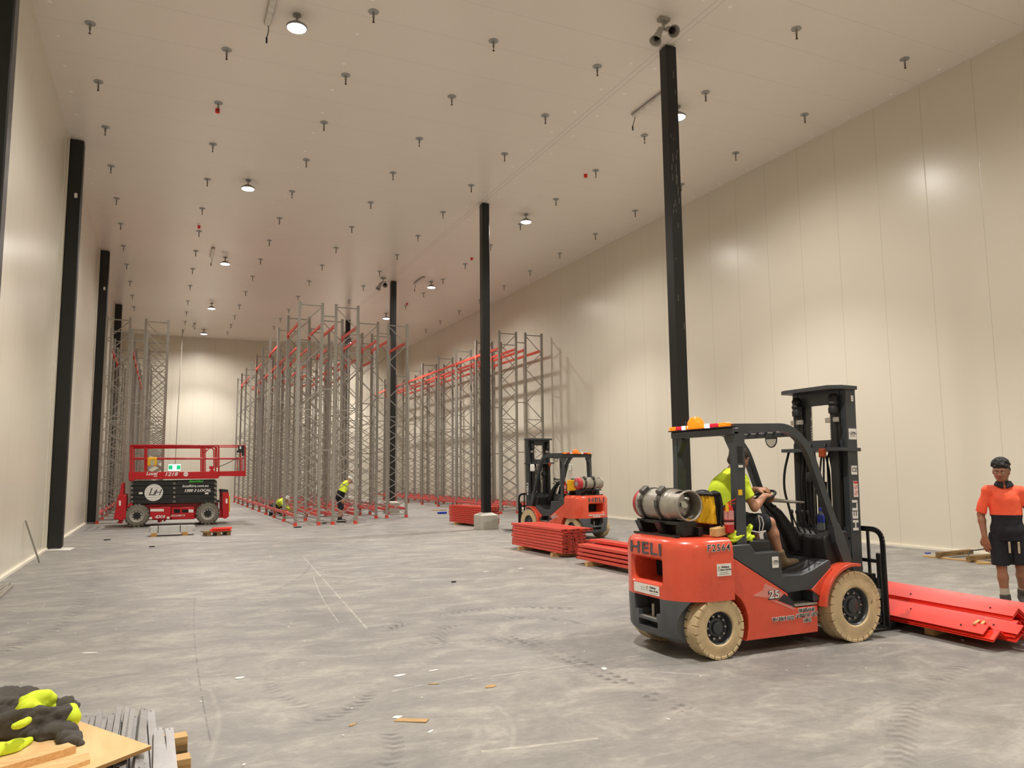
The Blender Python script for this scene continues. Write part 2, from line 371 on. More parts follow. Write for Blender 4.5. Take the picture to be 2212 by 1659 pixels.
    for A in [((Z(575, 165), Z(760, 124), Z(1010, 122)), .11, DK, .75, 70), ((Z(690, 192), Z(820, 142), Z(990, 150)), .1, DK, .8, 70), ((Z(600, 215), Z(720, 195), Z(900, 200)), .12, DK, .6, 60),
              ((Z(530, 285), Z(490, 340), Z(395, 378)), .075, DK, .85, 75), ((Z(575, 400), Z(582, 440), Z(560, 480)), .07, DK, .7, 75), ((Z(300, 270), Z(345, 325), Z(430, 350)), .07, DK, .5, 75),
              ((Z(845, 182), Z(1225, 352)), .035, DK, .8, 60), ((Z(880, 182), Z(1245, 345)), .035, DK, .8, 60), ((Z(140, 90), Z(138, 170), Z(175, 420)), .007, DK, .7, 0), ((Z(400, 10), Z(385, 40), Z(300, 90)), .03, DK, .4, 0),
              (((202, 1220), (196, 1277), (136, 1352)), .12, DK, .5, 30), (((0, 1413), (57, 1384), (125, 1357)), .12, DK, .7, 50), (((300, 1180), (560, 1168), (900, 1155)), .12, DK, .4, 0), (((330, 1330), (420, 1300), (520, 1330)), .05, DK, .45, 40),
              ((Z(382, 5), Z(440, 70), Z(525, 166)), .014, LT, .55, 0), ((Z(405, 50), Z(425, 98), Z(462, 152)), .010, LT, .5, 0), ((Z(738, 345), Z(770, 405), Z(738, 470)), .035, LT, .18, 0), ((Z(810, 335), Z(850, 385), Z(845, 432)), .02, LT, .18, 0),
              ((Z(755, 278), Z(1135, 225)), .013, LT, .5, 0), ((Z(580, 305), Z(760, 268)), .016, LT, .5, 0), ((Z(120, 78), Z(290, 66)), .016, LT, .6, 0), ((Z(780, 440), Z(1040, 410)), .016, LT, .55, 0), ((Z(1180, 262), Z(1290, 270)), .012, LT, .5, 0),
              ((Z(170, 300), Z(190, 400), Z(165, 470)), .02, LT, .18, 0), (((640, 1195), (655, 1205), (690, 1200)), .02, LT, .5, 0), (((1950, 1659), (1990, 1500), (2130, 1420)), .09, DK, .5, 60)]:
        base = mark(*A)
    t.set(col=base, rough=t.math('ADD', t.math('MULTIPLY', b, .3), t.ramp(c, [(.3, .3), (.7, .42)])), spec=.4)
    h = t.math('ADD', t.math('MULTIPLY', c, .6), t.math('MULTIPLY', d, .35)); t.bump(t.math('ADD', h, t.math('MULTIPLY', b, .6)), .22, .006)
    return t.m
M['floor'] = floor_mat()
def struct(name, mb, m, **k):
    o = mb.build(name, m, **k); o['kind'] = 'structure'; return o
struct('floor', MB().b2((XL-.3, YF-.3, -.2), (XR+.3, YB+.3, 0)), M['floor'])
struct('ceiling', MB().b2((XL-.3, YF-.3, H), (XR+.3, YB+.3, H+.2)), M['ceil'])
struct('wall_left', MB().b2((XL-.25, YF-.3, 0), (XL, YB+.3, H)), M['wall_side'])
struct('wall_right', MB().b2((XR, YF-.3, 0), (XR+.25, YB+.3, H)), M['wall_side'])
struct('wall_back', MB().b2((XL, YB, 0), (XR, YB+.25, H)), M['wall_end'])
struct('wall_front', MB().b2((XL, YF-.25, 0), (XR, YF, H)), M['wall_end'])
kerb = mat('white_kerb_paint', 'ece6d6', .45, var=.03)
struct('baseboard_left', MB().b2((XL, YF, 0), (XL+.05, YB, .045)), kerb)
struct('baseboard_right', MB().b2((XR-.05, YF, 0), (XR, YB, .045)), kerb)
struct('baseboard_back', MB().b2((XL+.05, YB-.05, 0), (XR-.05, YB, .045)), kerb)
# boxed panel returns beside the left wall columns
for i, y in enumerate([11.3, 20.15, 30.1, 39.6]):
    struct('trim_%d' % (i+1), MB().b2((XL, y-.62, 0), (XL+.012, y-.16, H)).b2((XL+.012, y-.2, 0), (XL+.03, y-.16, H)), M['wall_side'])
# ------------------------------------------------------------------ columns
def column_post(x, y, s, h0=0, cap=True):
    t = .012; m = MB().b2((-s/2, -s/2, h0), (s/2, s/2, H-.02), ch=.008)
    return m
cl = [((8.38, 11.15), 'tall black steel column behind the forklift with the driver'), ((8.44, 20.35), 'black steel column on a concrete pedestal in mid hall, nearest beside the beam stacks'),
      ((8.5, 30.45), 'black steel column on a pedestal behind the right end of the central racks'), ((8.56, 39.3), 'farthest black steel column, seen through the central racks')]
for (x, y), lb in cl:
    r = empty('steel_column', (x, y, 0), 0, lb, 'column', 'free standing columns in the middle')
    column_post(x, y, .225, .4).build('shaft', M['pole'], r)
    if y < 15:
        mk = MB()
        for k in range(26):
            mk.box((random.uniform(-.09, .09), -.1135, random.uniform(6.2, 8.0) if k < 18 else random.uniform(2, 9)), (.004, .002, random.uniform(.03, .16)))
        mk.build('paint_scratches', M['conc'], r)
    p = MB(); s = .27
    p.loft([[V(-s, -s, 0), V(s, -s, 0), V(s, s, 0), V(-s, s, 0)], [V(-s, -s, .4), V(s, -s, .4), V(s, s, .4), V(-s, s, .4)], [V(-.13, -.13, .47), V(.13, -.13, .47), V(.13, .13, .47), V(-.13, .13, .47)]])
    p.build('pedestal', M['conc'], r, bevel=.006)
for i, y in enumerate([11.3, 20.15, 30.1, 39.6]):
    lb = ['black column at the left edge of the photo, cut off by the frame', 'tall black flat column on the left wall beside the leaning rod', 'black wall column between the leaning rod and the left racks', 'farthest black column on the left wall, behind the left racks'][i]
    r = empty('wall_column', (XL+.02, y, 0), 0, lb, 'column', 'columns along the left wall')
    MB().b2((.0, -.15, .03), (.30, .15, H-.02), ch=.02).build('shaft', M['pole'], r)
    MB().b2((.16, -.2, 8.1), (.22, -.15, 8.2)).build('clip', M['white'], r) if 0 < i < 3 else None
# ------------------------------------------------------------------ high bay lamps
lens = NT('lamp_lens'); lens.set(col=(1, 1, 1), rough=.3); lens.put(lens.b.inputs['Emission Color'], (1, .95, 1.0)); lens.b.inputs['Emission Strength'].default_value = 16
housing = mat('lamp_housing_grey', '8d8b88', .35, metal=.5)
def lamp(x, y, label, n):
    r = empty('high_bay_lamp', (x, y, H), 0, label, 'ceiling lamp', 'round high bay lamps')
    MB().lathe([(.07, 0), (.07, -.03), (.016, -.035), (.016, -.16)], n=16).build('stem', housing, r)
    MB().lathe([(.05, -.14), (.06, -.15), (.09, -.155), (.1, -.2), (.165, -.21), (.178, -.225), (.178, -.25), (.165, -.255)], n=28).build('housing', housing, r)
    MB().lathe([(.162, -.2545), (.155, -.262), (.0, -.268)], n=28, caps=False).build('lens', lens.m, r)
    for nm, w, ang, bl, z in (('beam', SPOT_W, 99, .55, -.29), ('spill', FILL_W, 165, .6, -.29)):
        L = bpy.data.lights.new('lamp_'+nm, 'SPOT'); L.energy = w; L.spot_size = R(ang); L.spot_blend = bl; L.shadow_soft_size = .15; L.color = (1.0, .945, .875)
        o = bpy.data.objects.new('lamp_'+nm, L); COL.objects.link(o); o.parent = r; o.location = (0, 0, z)
for x, ys in LAMP_ROWS.items():
    vis = [y for y in ys if y > 12]
    for y in ys:
        row = 'left' if x < 5 else 'right'
        if y > 12:
            k = vis.index(y)
            if row == 'right' and k == 0: lb = 'round high bay lamp behind the top of the tallest right column'
            else: lb = 'glowing round high bay lamp, %s nearest in the %s row' % (nth(k+1 if row == 'left' else k), row)
        else: lb = 'round high bay lamp of the %s row above the camera' % row if y > 0 else 'round high bay lamp of the %s row behind the camera' % row
        lamp(x, y, lb, 0)
# ------------------------------------------------------------------ sprinklers
spr = empty('ceiling_sprinkler', (0, 0, H), 0)
MB().lathe([(.088, 0), (.09, -.012), (.07, -.018), (.03, -.02)], n=20).build('cover_plate', mat('sprinkler_plate_grey', 'a4a6a6', .45, metal=.3), spr)
MB().lathe([(.017, -.01), (.017, -.085), (.024, -.09), (.024, -.105), (.012, -.11)], n=12).build('drop_pipe', mat('sprinkler_pipe', '918f88', .4, metal=.5), spr)
m = MB(); m.lathe([(.009, -.105), (.009, -.13), (.014, -.135), (.006, -.145), (.006, -.185), (.024, -.19), (.024, -.196), (.003, -.2)], n=10)
for s_ in (-1, 1): m.tube([(0, s_*.006, -.12), (0, s_*.016, -.145), (0, s_*.005, -.186)], .0035, 6)
m.build('spray_nozzle', mat('sprinkler_brass', '4b3b28', .4, metal=.5), spr)
SP = {
 'row nearest the left wall': [(195, 50), (213, 176), (228, 274), (240, 358), (252, 428), (261, 483), (267, 531), (274, 571), (281, 608), (286, 638), (290, 663)],
 'second row from the left wall': [(490, 107), (472, 222), (460, 311), (448, 387), (437, 450), (430, 499), (423, 542), (416, 581), (411, 617), (406, 650), (403, 674), (400, 694), (396, 712)],
 'third row from the left wall': [(807, 25), (747, 162), (700, 264), (662, 345), (631, 413), (604, 471), (582, 519), (563, 560), (546, 597), (531, 630), (517, 659), (507, 682), (499, 701), (492, 717)],
 'fourth row from the left wall': [(1066, 88), (976, 208), (906, 299), (849, 373), (801, 437), (760, 490), (726, 535), (696, 573), (668, 607), (644, 640), (624, 668), (606, 688), (592, 705)],
 'row beside the central columns': [(1459, -27), (1290, 143), (1178, 249), (1090, 332), (1018, 400), (957, 458), (903, 509), (858, 550), (820, 586), (785, 618), (754, 648)],
 'second row from the right wall': [(1720, 62), (1524, 199), (1392, 292), (1287, 368), (1201, 430), (1124, 484), (1060, 529), (1005, 570), (957, 603), (915, 633), (876, 660)],
 'row nearest the right wall': [(1954, 127), (1738, 247), (1589, 330), (1471, 398), (1372, 455), (1286, 505), (1209, 547), (1145, 585), (1089, 617), (1036, 647), (992, 671), (951, 693), (920, 711)]}
first = True
for row, pts in SP.items():
    for k, q in enumerate(pts):
        P = atz(q[0], q[1], H); o = spr if first else copy_tree(spr); first = False
        o.location = P; o.rotation_euler = (0, 0, random.uniform(0, 3))
        tag(o, 'small grey ceiling sprinkler, %s nearest in the %s' % (nth(k+1), row), 'sprinkler', 'ceiling sprinklers')
# red smoke detectors
det = None
for q, lb in [((470, 236), 'nearest red detector, beside a sprinkler left of centre'), ((430, 488), 'red detector second nearest in the left half of the ceiling'), ((1265, 377), 'red detector on the right half of the ceiling, nearest there'), ((1019, 557), 'second red detector of the right half, beside the mid hall column'), ((879, 655), 'farthest red detector, right of the third column')]:
    P = atz(q[0], q[1], H)
    if det is None:
        det = MB().lathe([(.05, 0), (.05, -.018), (.034, -.024), (.034, -.045), (.05, -.05), (.046, -.08), (.018, -.086)], n=18).build('smoke_detector', mat('detector_red', 'd81c1c', .4)); o = det
    else: o = det.copy(); COL.objects.link(o)
    o.location = P; tag(o, lb, 'smoke detector', 'red ceiling detectors')
# batten lights with dangling leads
bt = empty('batten_light')
MB().b2((-.06, -.6, -.05), (.06, .6, 0), ch=.01).build('housing', mat('batten_grey', '9a9690', .4), bt)
MB().prism([(-.055, -.048), (-.04, -.09), (.04, -.09), (.055, -.048)], 'xz', -.58, .58).build('diffuser', mat('batten_diffuser', 'd8d4cc', .3), bt)
MB().tube(rpath([(.0, .5, -.05), (.03, .62, -.14), (0, .64, -.26)], .05), .008, 6).build('lead', M['black'], bt)
MB().cyl((0, .64, -.26), (0, .64, -.36), .016, 8).build('plug', M['black'], bt)
bt2 = [((1.4, 12.7), 0, 'batten light above the nearest lamp, cut by the top of the photo'), ((1.36, 28.7), 0, 'batten light beside the third nearest left row lamp'), ((9.42, 29.8), 0, 'batten light beside the lamp right of the third column'), ((9.3, 13.1), 0, 'batten light partly hidden by the tallest right column'), ((1.3, 43.6), R(180), 'farthest batten light, beside the last left row lamp')]
for i, ((x, y), rz, lb) in enumerate(bt2):
    o = bt if i == 0 else copy_tree(bt); o.location = (x, y, H); o.rotation_euler = (0, 0, rz); tag(o, lb, 'light', 'battens on the ceiling')
# horn speakers in pairs
def horns(x, y, lb):
    r = empty('horn_speaker', (x, y, H), 0, lb, 'speaker', 'horn speakers on the ceiling')
    g = mat('horn_grey', 'a9a69e', .45)
    MB().box((0, 0, -.03), (.2, .12, .06)).box((0, 0, -.12), (.03, .05, .16)).box((0, 0, -.2), (.16, .04, .03)).build('bracket', M['alum'], r)
    for nm, c, d in (('horn', V(.07, -.04, -.2), V(-.2, -.75, -.6)), ('horn', V(-.09, -.02, -.24), V(-.44, -.13, -.85))):
        h = MB().lathe([(.045, -.02), (.05, .0), (.055, .1), (.075, .2), (.105, .3), (.11, .31), (.1, .305), (.06, .2), (.02, .12)], c, d, 20, caps=False).build(nm, g, r)
        MB().lathe([(.058, .2), (.0, .205)], c, d, 16, caps=False).lathe([(.022, .12), (.03, .26), (.02, .29), (.001, .3)], c, d, 12, caps=False).build('core', M['dark'], h)
horns(*atz(1433, 40, H).xy, 'pair of grey horn speakers on the ceiling left of the tallest column')
horns(7.95, 30.0, 'pair of grey horn speakers on the ceiling left of the third column')
# exit sign on its rod
P = aty(377, 1010, 45.3); r = empty('exit_sign', (P.x, P.y, P.z), 0, 'green and white running man exit sign hanging on a long rod', 'exit sign')
MB().b2((-.3, -.03, -.17), (.3, .03, .17), ch=.01).build('body', mat('exit_sign_white', 'f2f6f2', .3, emit='e8fff4', estr=1.4), r)
gm = mat('exit_sign_green', '14a070', .35, emit='10a068', estr=1.2)
MB().b2((-.29, -.034, -.11), (-.1, -.0305, .12)).b2((.1, -.034, -.11), (.29, -.0305, .12)).build('green_panels', gm, r)
mm = MB(); mm.lathe([(.022, -.002), (.022, .002)], (.02, -.034, .09), (0, 1, 0), 12)
for a, b in (((.01, .06), (-.01, -.01)), ((.01, .055), (.06, .03)), ((.01, .055), (-.045, .04)), ((-.01, -.01), (.04, -.04)), ((.04, -.04), (.03, -.09)), ((-.01, -.01), (-.05, -.06)), ((-.05, -.06), (-.075, -.055))):
    mm.bar((a[0], -.034, a[1]), (b[0], -.034, b[1]), .016, .004)
mm.build('running_man', gm, r)
MB().b2((-.36, -.05, -.2), (.36, .05, -.17)).build('guard', M['white'], r)
MB().cyl((0.02, 0, .17), (.13, 0, H-P.z-.02), .017, 8).build('rod', M['steel'], r)
# ------------------------------------------------------------------ pallet racks
PH = 7.1; FW = .72; BAY = 2.43; RY = 24.7
def perf_mat():
    t = NT('perforated_post_steel'); co = t.coord(); p = t.sep(co)
    n = t.noise(co, 3, 4); base = t.mix(n, lin('8b877f'), lin('a09b91'))
    hole = t.math('MULTIPLY', t.math('LESS_THAN', t.math('FRACT', t.math('MULTIPLY', p[2], 16)), .45), t.math('LESS_THAN', t.math('ABSOLUTE', t.math('SUBTRACT', t.math('ABSOLUTE', p[0]), .02)), .007))
    t.set(col=t.mix(t.math('MULTIPLY', hole, .45), base, (.05, .05, .05)), rough=.36, metal=.15); return t.m
M['post'] = perf_mat()
_pm = MB().prism([(-.042, -.035), (.042, -.035), (.042, .035), (.026, .035), (.026, -.027), (-.026, -.027), (-.026, .035), (-.042, .035)], 'xy', .01, PH).mesh('rack_post', M['post'])
_ft = MB().box((0, 0, .006), (.13, .12, .012)).b2((-.052, -.046, .01), (.052, .046, .1)).mesh('foot', M['orange'])
def bracing(flip):
    m = MB(); x0, x1 = .03, FW-.03
    if flip: x0, x1 = x1, x0
    m.box((FW/2, 0, .12), (FW-.05, .02, .035)); m.box((FW/2, 0, PH-.1), (FW-.05, .03, .035))
    z = .16
    while z < 3.55: m.bar((x0, .012, z), (x1, .012, z+.42), .014, .026); m.bar((x1, -.012, z+.02), (x0, -.012, z+.44), .014, .026); z += .43
    m.box((FW/2, 0, z+.03), (FW-.05, .02, .03)); s = 0; z += .05
    step = (PH-.14-z)/5
    for k in range(5):
        a, b = ((x0, x1), (x1, x0))[k % 2]; m.bar((a, 0, z+.01), (b, 0, z+step-.01), .016, .03); z += step
    return m
_br = {f: bracing(f).mesh('bracing', M['steel']) for f in (False, True)}
_bm = None
def beam_mesh(L, mname='orange', h=.1):
    m = MB(); m.b2((-.025, .04, 0), (.025, L-.04, h), ch=.006); m.b2((-.026, .1, h*.45), (-.022, L-.1, h*.55))
    for y in (.035, L-.035): m.box((0, y, h/2-.03), (.062, .012, h+.12)); m.box((-.03, y+(.02 if y < 1 else -.02), h/2-.03), (.008, .05, h+.1))
    return m.mesh('rack_beam', M[mname])
_top = beam_mesh(BAY); _bot = beam_mesh(BAY, 'orange2')
_sp = {}
def rack(name_lb, xs, y0, n, tops, bots, flip0):
    """xs: left edges of the frames' first posts; n frames along Y"""
    r = empty('pallet_rack', (xs[0], y0, 0), 0, name_lb, 'pallet rack', 'tall unfinished pallet racks')
    for i in range(n):
        y = i*BAY
        for k, x in enumerate(xs):
            dx = x-xs[0]
            f = place('upright_frame', _br[k == 1], r, (dx, y, 0))
            for px in (0, FW): place('post', _pm, f, (px, 0, 0)); place('foot', _ft, f, (px, 0, 0))
            if k:
                gap = x-xs[k-1]-FW
                if round(gap, 3) not in _sp: _sp[round(gap, 3)] = MB().box((-gap/2, 0, 0), (gap, .035, .035)).mesh('row_spacer', M['steel'])
                for z in (.45, 2.35, 4.3, PH-.42): place('row_spacer', _sp[round(gap, 3)], r, (dx, y, z))
    lines = [x-xs[0]+d for x in xs for d in (0, FW)]
    for li, x in enumerate(lines):
        for b in range(n-1):
            if tops(li, b): place('beam', _top, r, (x, b*BAY, 6.36))
            if bots(li, b): place('beam', _bot, r, (x, b*BAY, .26))
    return r
rnd = random.Random(5)
tA = {(l, b): rnd.random() < .8 for l in range(4) for b in range(10)}
rack('tall grey and orange pallet rack at the left end of the central block', [3.83, 4.99], RY, 10, lambda l, b: b == 0 or (b != 1 and tA[l, b]), lambda l, b: True, 0)
rack('grey and orange pallet rack in the right half of the central block', [6.29, 7.4], RY+BAY, 9, lambda l, b: b == 0 or (b > 1 and tA[l, b]), lambda l, b: b < 8, 0)
rack('grey pallet rack with long orange top beams against the right wall', [11.85, 12.98], RY+BAY, 9, lambda l, b: True, lambda l, b: True, 0)
rack('grey pallet rack against the left wall, behind the scissor lift', [-1.91, -.69], RY+2*BAY, 8, lambda l, b: l in (1,) and b > 0 or (l == 0 and b in (1, 2)), lambda l, b: l < 3, 0)
# ------------------------------------------------------------------ lettering
def text_mesh(s, size, ext=.0012, bold=.0, shear=0.0, align='CENTER', sx=1.0, spacing=1.0):
    c = bpy.data.curves.new('lettering', 'FONT'); c.body = s; c.size = size; c.extrude = ext; c.offset = bold; c.shear = shear; c.align_x = align; c.align_y = 'CENTER'; c.space_character = spacing; c.resolution_u = 3
    o = bpy.data.objects.new('lettering', c); COL.objects.link(o)
    dg = bpy.context.evaluated_depsgraph_get(); me = bpy.data.meshes.new_from_object(o.evaluated_get(dg))
    bpy.data.objects.remove(o); bpy.data.curves.remove(c)
    if sx != 1: me.transform(Matrix.Diagonal((sx, 1, 1, 1)))
    return me
def letters(s, size, m, parent, loc, right, up=(0, 0, 1), name='lettering', **k):
    me = text_mesh(s, size, **k); me.materials.clear(); me.materials.append(m)
    x = Vector(right).normalized(); z = x.cross(Vector(up)).normalized(); y = z.cross(x)
    o = bpy.data.objects.new(name, me); COL.objects.link(o); o.parent = parent
    o.matrix_local = Matrix.Translation(Vector(loc)) @ Matrix((x, y, z)).transposed().to_4x4(); return o
# ------------------------------------------------------------------ smooth bodies from blended primitives
class SDF:
    def __init__(s, lo, hi, res):
        s.lo = np.array(lo, float); s.res = res; s.n = np.ceil((np.array(hi)-s.lo)/res).astype(int)+1
        s.F = np.full(s.n, 1.0, np.float32)
    def _sub(s, lo, hi, pad):
        a = np.maximum(0, np.floor((np.array(lo)-pad-s.lo)/s.res).astype(int)); b = np.minimum(s.n, np.ceil((np.array(hi)+pad-s.lo)/s.res).astype(int)+1)
        if (b <= a).any(): return None
        sl = tuple(slice(i, j) for i, j in zip(a, b))
        g = np.meshgrid(*[s.lo[i]+s.res*np.arange(a[i], b[i]) for i in range(3)], indexing='ij', sparse=True)
        return sl, g
    def _mix(s, sl, d, k, sub=False):
        F = s.F[sl]; d = d.astype(np.float32)
        if sub:
            d = -d; h = np.clip(.5-.5*(F-d)/k, 0, 1) if k > 0 else None
            s.F[sl] = np.maximum(F, d) if k <= 0 else F*(1-h)+d*h+k*h*(1-h)
        else:
            if k <= 0: s.F[sl] = np.minimum(F, d)
            else:
                h = np.clip(.5+.5*(F-d)/k, 0, 1); s.F[sl] = F*(1-h)+d*h-k*h*(1-h)
    def cap(s, a, b, ra, rb=None, k=.02, flat=None, sub=False):   # tapered capsule; flat=(axis vector, factor) squashes it
        rb = ra if rb is None else rb; a, b = np.array(a, float), np.array(b, float); R_ = max(ra, rb)
        q = s._sub(np.minimum(a, b)-R_, np.maximum(a, b)+R_, 2*k+.02)
        if q is None: return s
        sl, g = q; ba = b-a; L2 = max(ba @ ba, 1e-9); P = [g[i]-a[i] for i in range(3)]
        t = np.clip((P[0]*ba[0]+P[1]*ba[1]+P[2]*ba[2])/L2, 0, 1); D = [P[i]-ba[i]*t for i in range(3)]
        if flat is not None:
            ax, f = np.array(flat[0], float), flat[1]; ax = ax/np.linalg.norm(ax)
            dt = D[0]*ax[0]+D[1]*ax[1]+D[2]*ax[2]; D = [D[i]+ax[i]*dt*(1/f-1) for i in range(3)]
        d = np.sqrt(D[0]**2+D[1]**2+D[2]**2)-(ra+(rb-ra)*t)
        s._mix(sl, d, k, sub); return s
    def ell(s, c, r, k=.02, rot=None, sub=False):
        c = np.array(c, float); r = np.array(r, float); R_ = r.max()
        q = s._sub(c-R_, c+R_, 2*k+.02)
        if q is None: return s
        sl, g = q; P = [g[i]-c[i] for i in range(3)]
        if rot is not None:
            M_ = np.array(rot.to_3x3()).T; P = [M_[i][0]*P[0]+M_[i][1]*P[1]+M_[i][2]*P[2] for i in range(3)]
        k0 = np.sqrt((P[0]/r[0])**2+(P[1]/r[1])**2+(P[2]/r[2])**2); k1 = np.sqrt((P[0]/r[0]**2)**2+(P[1]/r[1]**2)**2+(P[2]/r[2]**2)**2)+1e-6
        s._mix(sl, k0*(k0-1)/k1, k, sub); return s
    def cut(s, p, n, k=0.0):      # removes the side n points to
        g = np.meshgrid(*[s.lo[i]+s.res*np.arange(s.n[i]) for i in range(3)], indexing='ij', sparse=True)
        n = np.array(n, float)/np.linalg.norm(n); d = sum((g[i]-p[i])*n[i] for i in range(3)); s.F = np.maximum(s.F, d.astype(np.float32)); return s
    def cutbox(s, p, n, c, rad):  # as cut, but only inside a ball
        g = np.meshgrid(*[s.lo[i]+s.res*np.arange(s.n[i]) for i in range(3)], indexing='ij', sparse=True)
        n = np.array(n, float)/np.linalg.norm(n); d = sum((g[i]-p[i])*n[i] for i in range(3)); b = np.sqrt(sum((g[i]-c[i])**2 for i in range(3)))-rad
        s.F = np.maximum(s.F, np.where(b < 0, d, -1).astype(np.float32)); return s
    def wave(s, amp, freq, seed=0):
        g = np.meshgrid(*[s.lo[i]+s.res*np.arange(s.n[i]) for i in range(3)], indexing='ij', sparse=True); rg = np.random.RandomState(seed); w = 0
        for i in range(5):
            v = rg.randn(3)*freq*(1+.5*i); w = w+np.sin(g[0]*v[0]+g[1]*v[1]+g[2]*v[2]*.6+rg.rand()*6)/(1+.5*i)
        s.F = s.F+(amp*w).astype(np.float32); return s
    def folds(s, amp, freq, seed=0):   # cloth folds: rounded swells that meet in sharp creases
        g = np.meshgrid(*[s.lo[i]+s.res*np.arange(s.n[i]) for i in range(3)], indexing='ij', sparse=True); rg = np.random.RandomState(seed); w = 0
        for i, (a, f) in enumerate(((1, 1), (.6, 1.7), (.3, 3.1))):
            v = rg.randn(3); v = v/np.linalg.norm(v)*freq*f; q = rg.randn(3)*freq*.35*f; q2 = rg.randn(3)*freq*.5*f
            u = g[0]*v[0]+g[1]*v[1]+g[2]*v[2]+1.6*np.sin(g[0]*q[0]+g[1]*q[1]+g[2]*q[2]+i)+.8*np.sin(g[0]*q2[0]+g[1]*q2[1]+i*2)
            w = w+a*(np.abs(np.sin(u))-.6)
        s.F = s.F-(amp*w).astype(np.float32); return s
    def mesh(s, name, mats, pick=None):
        F = s.F; F[0] = F[-1] = 1; F[:, 0] = F[:, -1] = 1; F[:, :, 0] = F[:, :, -1] = 1
        I = F < 0; n = I.shape
        c = np.zeros(tuple(x-1 for x in n), np.int8)
        for a in (0, 1):
            for b in (0, 1):
                for d in (0, 1): c += I[a:n[0]-1+a, b:n[1]-1+b, d:n[2]-1+d]
        act = (c > 0) & (c < 8); idx = np.full(c.shape, -1, np.int64); ii = np.argwhere(act); idx[act] = np.arange(len(ii))
        pos = np.zeros((len(ii), 3)); cnt = np.zeros(len(ii))
        offs = [(a, b, d) for a in (0, 1) for b in (0, 1) for d in (0, 1)]
        for o in offs:
            for ax in range(3):
                if o[ax]: continue
                o2 = list(o); o2[ax] = 1
                f0 = F[ii[:, 0]+o[0], ii[:, 1]+o[1], ii[:, 2]+o[2]]; f1 = F[ii[:, 0]+o2[0], ii[:, 1]+o2[1], ii[:, 2]+o2[2]]
                m = (f0 < 0) != (f1 < 0); t = f0[m]/(f0[m]-f1[m]); p = np.array(o, float)+np.zeros((m.sum(), 3)); p[:, ax] += t
                pos[m] += p; cnt[m] += 1
        pos = ii+pos/cnt[:, None]; quads = []
        for ax in range(3):
            sl0 = [slice(None)]*3; sl1 = [slice(None)]*3; sl0[ax] = slice(0, -1); sl1[ax] = slice(1, None)
            A, B = I[tuple(sl0)], I[tuple(sl1)]; e = np.argwhere(A != B); u, v = [(1, 2), (2, 0), (0, 1)][ax]
            e = e[(e[:, u] > 0) & (e[:, v] > 0)]; ins = A[e[:, 0], e[:, 1], e[:, 2]]
            def at(du, dv):
                q = e.copy(); q[:, u] -= du; q[:, v] -= dv
                q = np.minimum(q, np.array(c.shape)-1); return idx[q[:, 0], q[:, 1], q[:, 2]]
            Q = np.stack([at(1, 1), at(0, 1), at(0, 0), at(1, 0)], 1); Q[~ins] = Q[~ins][:, ::-1]; quads.append(Q)
        Q = np.concatenate(quads); Q = Q[(Q >= 0).all(1)]
        P = s.lo+pos*s.res
        me = bpy.data.meshes.new(name); me.vertices.add(len(P)); me.vertices.foreach_set('co', P.astype(np.float32).ravel())
        me.loops.add(Q.size); me.loops.foreach_set('vertex_index', Q.ravel().astype(np.int32)); me.polygons.add(len(Q))
        me.polygons.foreach_set('loop_start', np.arange(0, Q.size, 4, dtype=np.int32)); me.polygons.foreach_set('loop_total', np.full(len(Q), 4, np.int32))
        me.update(calc_edges=True); me.validate(); me.polygons.foreach_set('use_smooth', [True]*len(me.polygons))
        for m in (mats if isinstance(mats, (list, tuple)) else [mats]): me.materials.append(m)
        if pick is not None:
            C = P[Q].mean(1); me.polygons.foreach_set('material_index', pick(C).astype(np.int32)[:len(me.polygons)])
        me.update(); return me
    def build(s, name, mats, parent=None, pick=None, **k):
        o = place(name, s.mesh(name, mats, pick), parent)
        return o
# ------------------------------------------------------------------ forklift trucks (x forward, y left, origin on the floor under the rear axle)
def carve(o, cutters):
    tmp = []
    for m in cutters:
        c = m.build('cutter', M['dark'], o.parent, fix=True); tmp.append(c)
        b = o.modifiers.new('cut', 'BOOLEAN'); b.object = c; b.operation = 'DIFFERENCE'; b.solver = 'EXACT'
    bpy.context.view_layer.update()
    me = bpy.data.meshes.new_from_object(o.evaluated_get(bpy.context.evaluated_depsgraph_get()))
    o.modifiers.clear(); old = o.data; o.data = me; me.name = old.name
    for c in tmp: bpy.data.objects.remove(c)
    me.polygons.foreach_set('use_smooth', [True]*len(me.polygons)); me.set_sharp_from_angle(angle=R(30)); return o
def bev(o, w=.008, seg=2):
    m = o.modifiers.new('bevel', 'BEVEL'); m.width = w; m.segments = seg; m.limit_method = 'ANGLE'; m.angle_limit = R(40); return o
def strap(m, path, w, y0, y1, mi=0):
    """ribbon of in-plane width w along an xz polyline, between y0 and y1"""
    P = [Vector(p) for p in path]; n = len(P); ww = w if hasattr(w, '__len__') else [w]*n; A, B = [], []
    for i, p in enumerate(P):
        d = (P[min(i+1, n-1)]-P[max(i-1, 0)]).normalized(); q = Vector((-d.y, d.x)); A.append(p+q*ww[i]/2); B.append(p-q*ww[i]/2)
    for i in range(n-1):
        m.loft([[V(A[j].x, y0, A[j].y), V(A[j].x, y1, A[j].y), V(B[j].x, y1, B[j].y), V(B[j].x, y0, B[j].y)] for j in (i, i+1)], mi, caps=(i in (0, n-2)))
    return m
def r2(pts, rad, n=6): return [(v.x, v.y) for v in rpath([(a, b, 0) for a, b in pts], rad, n)]
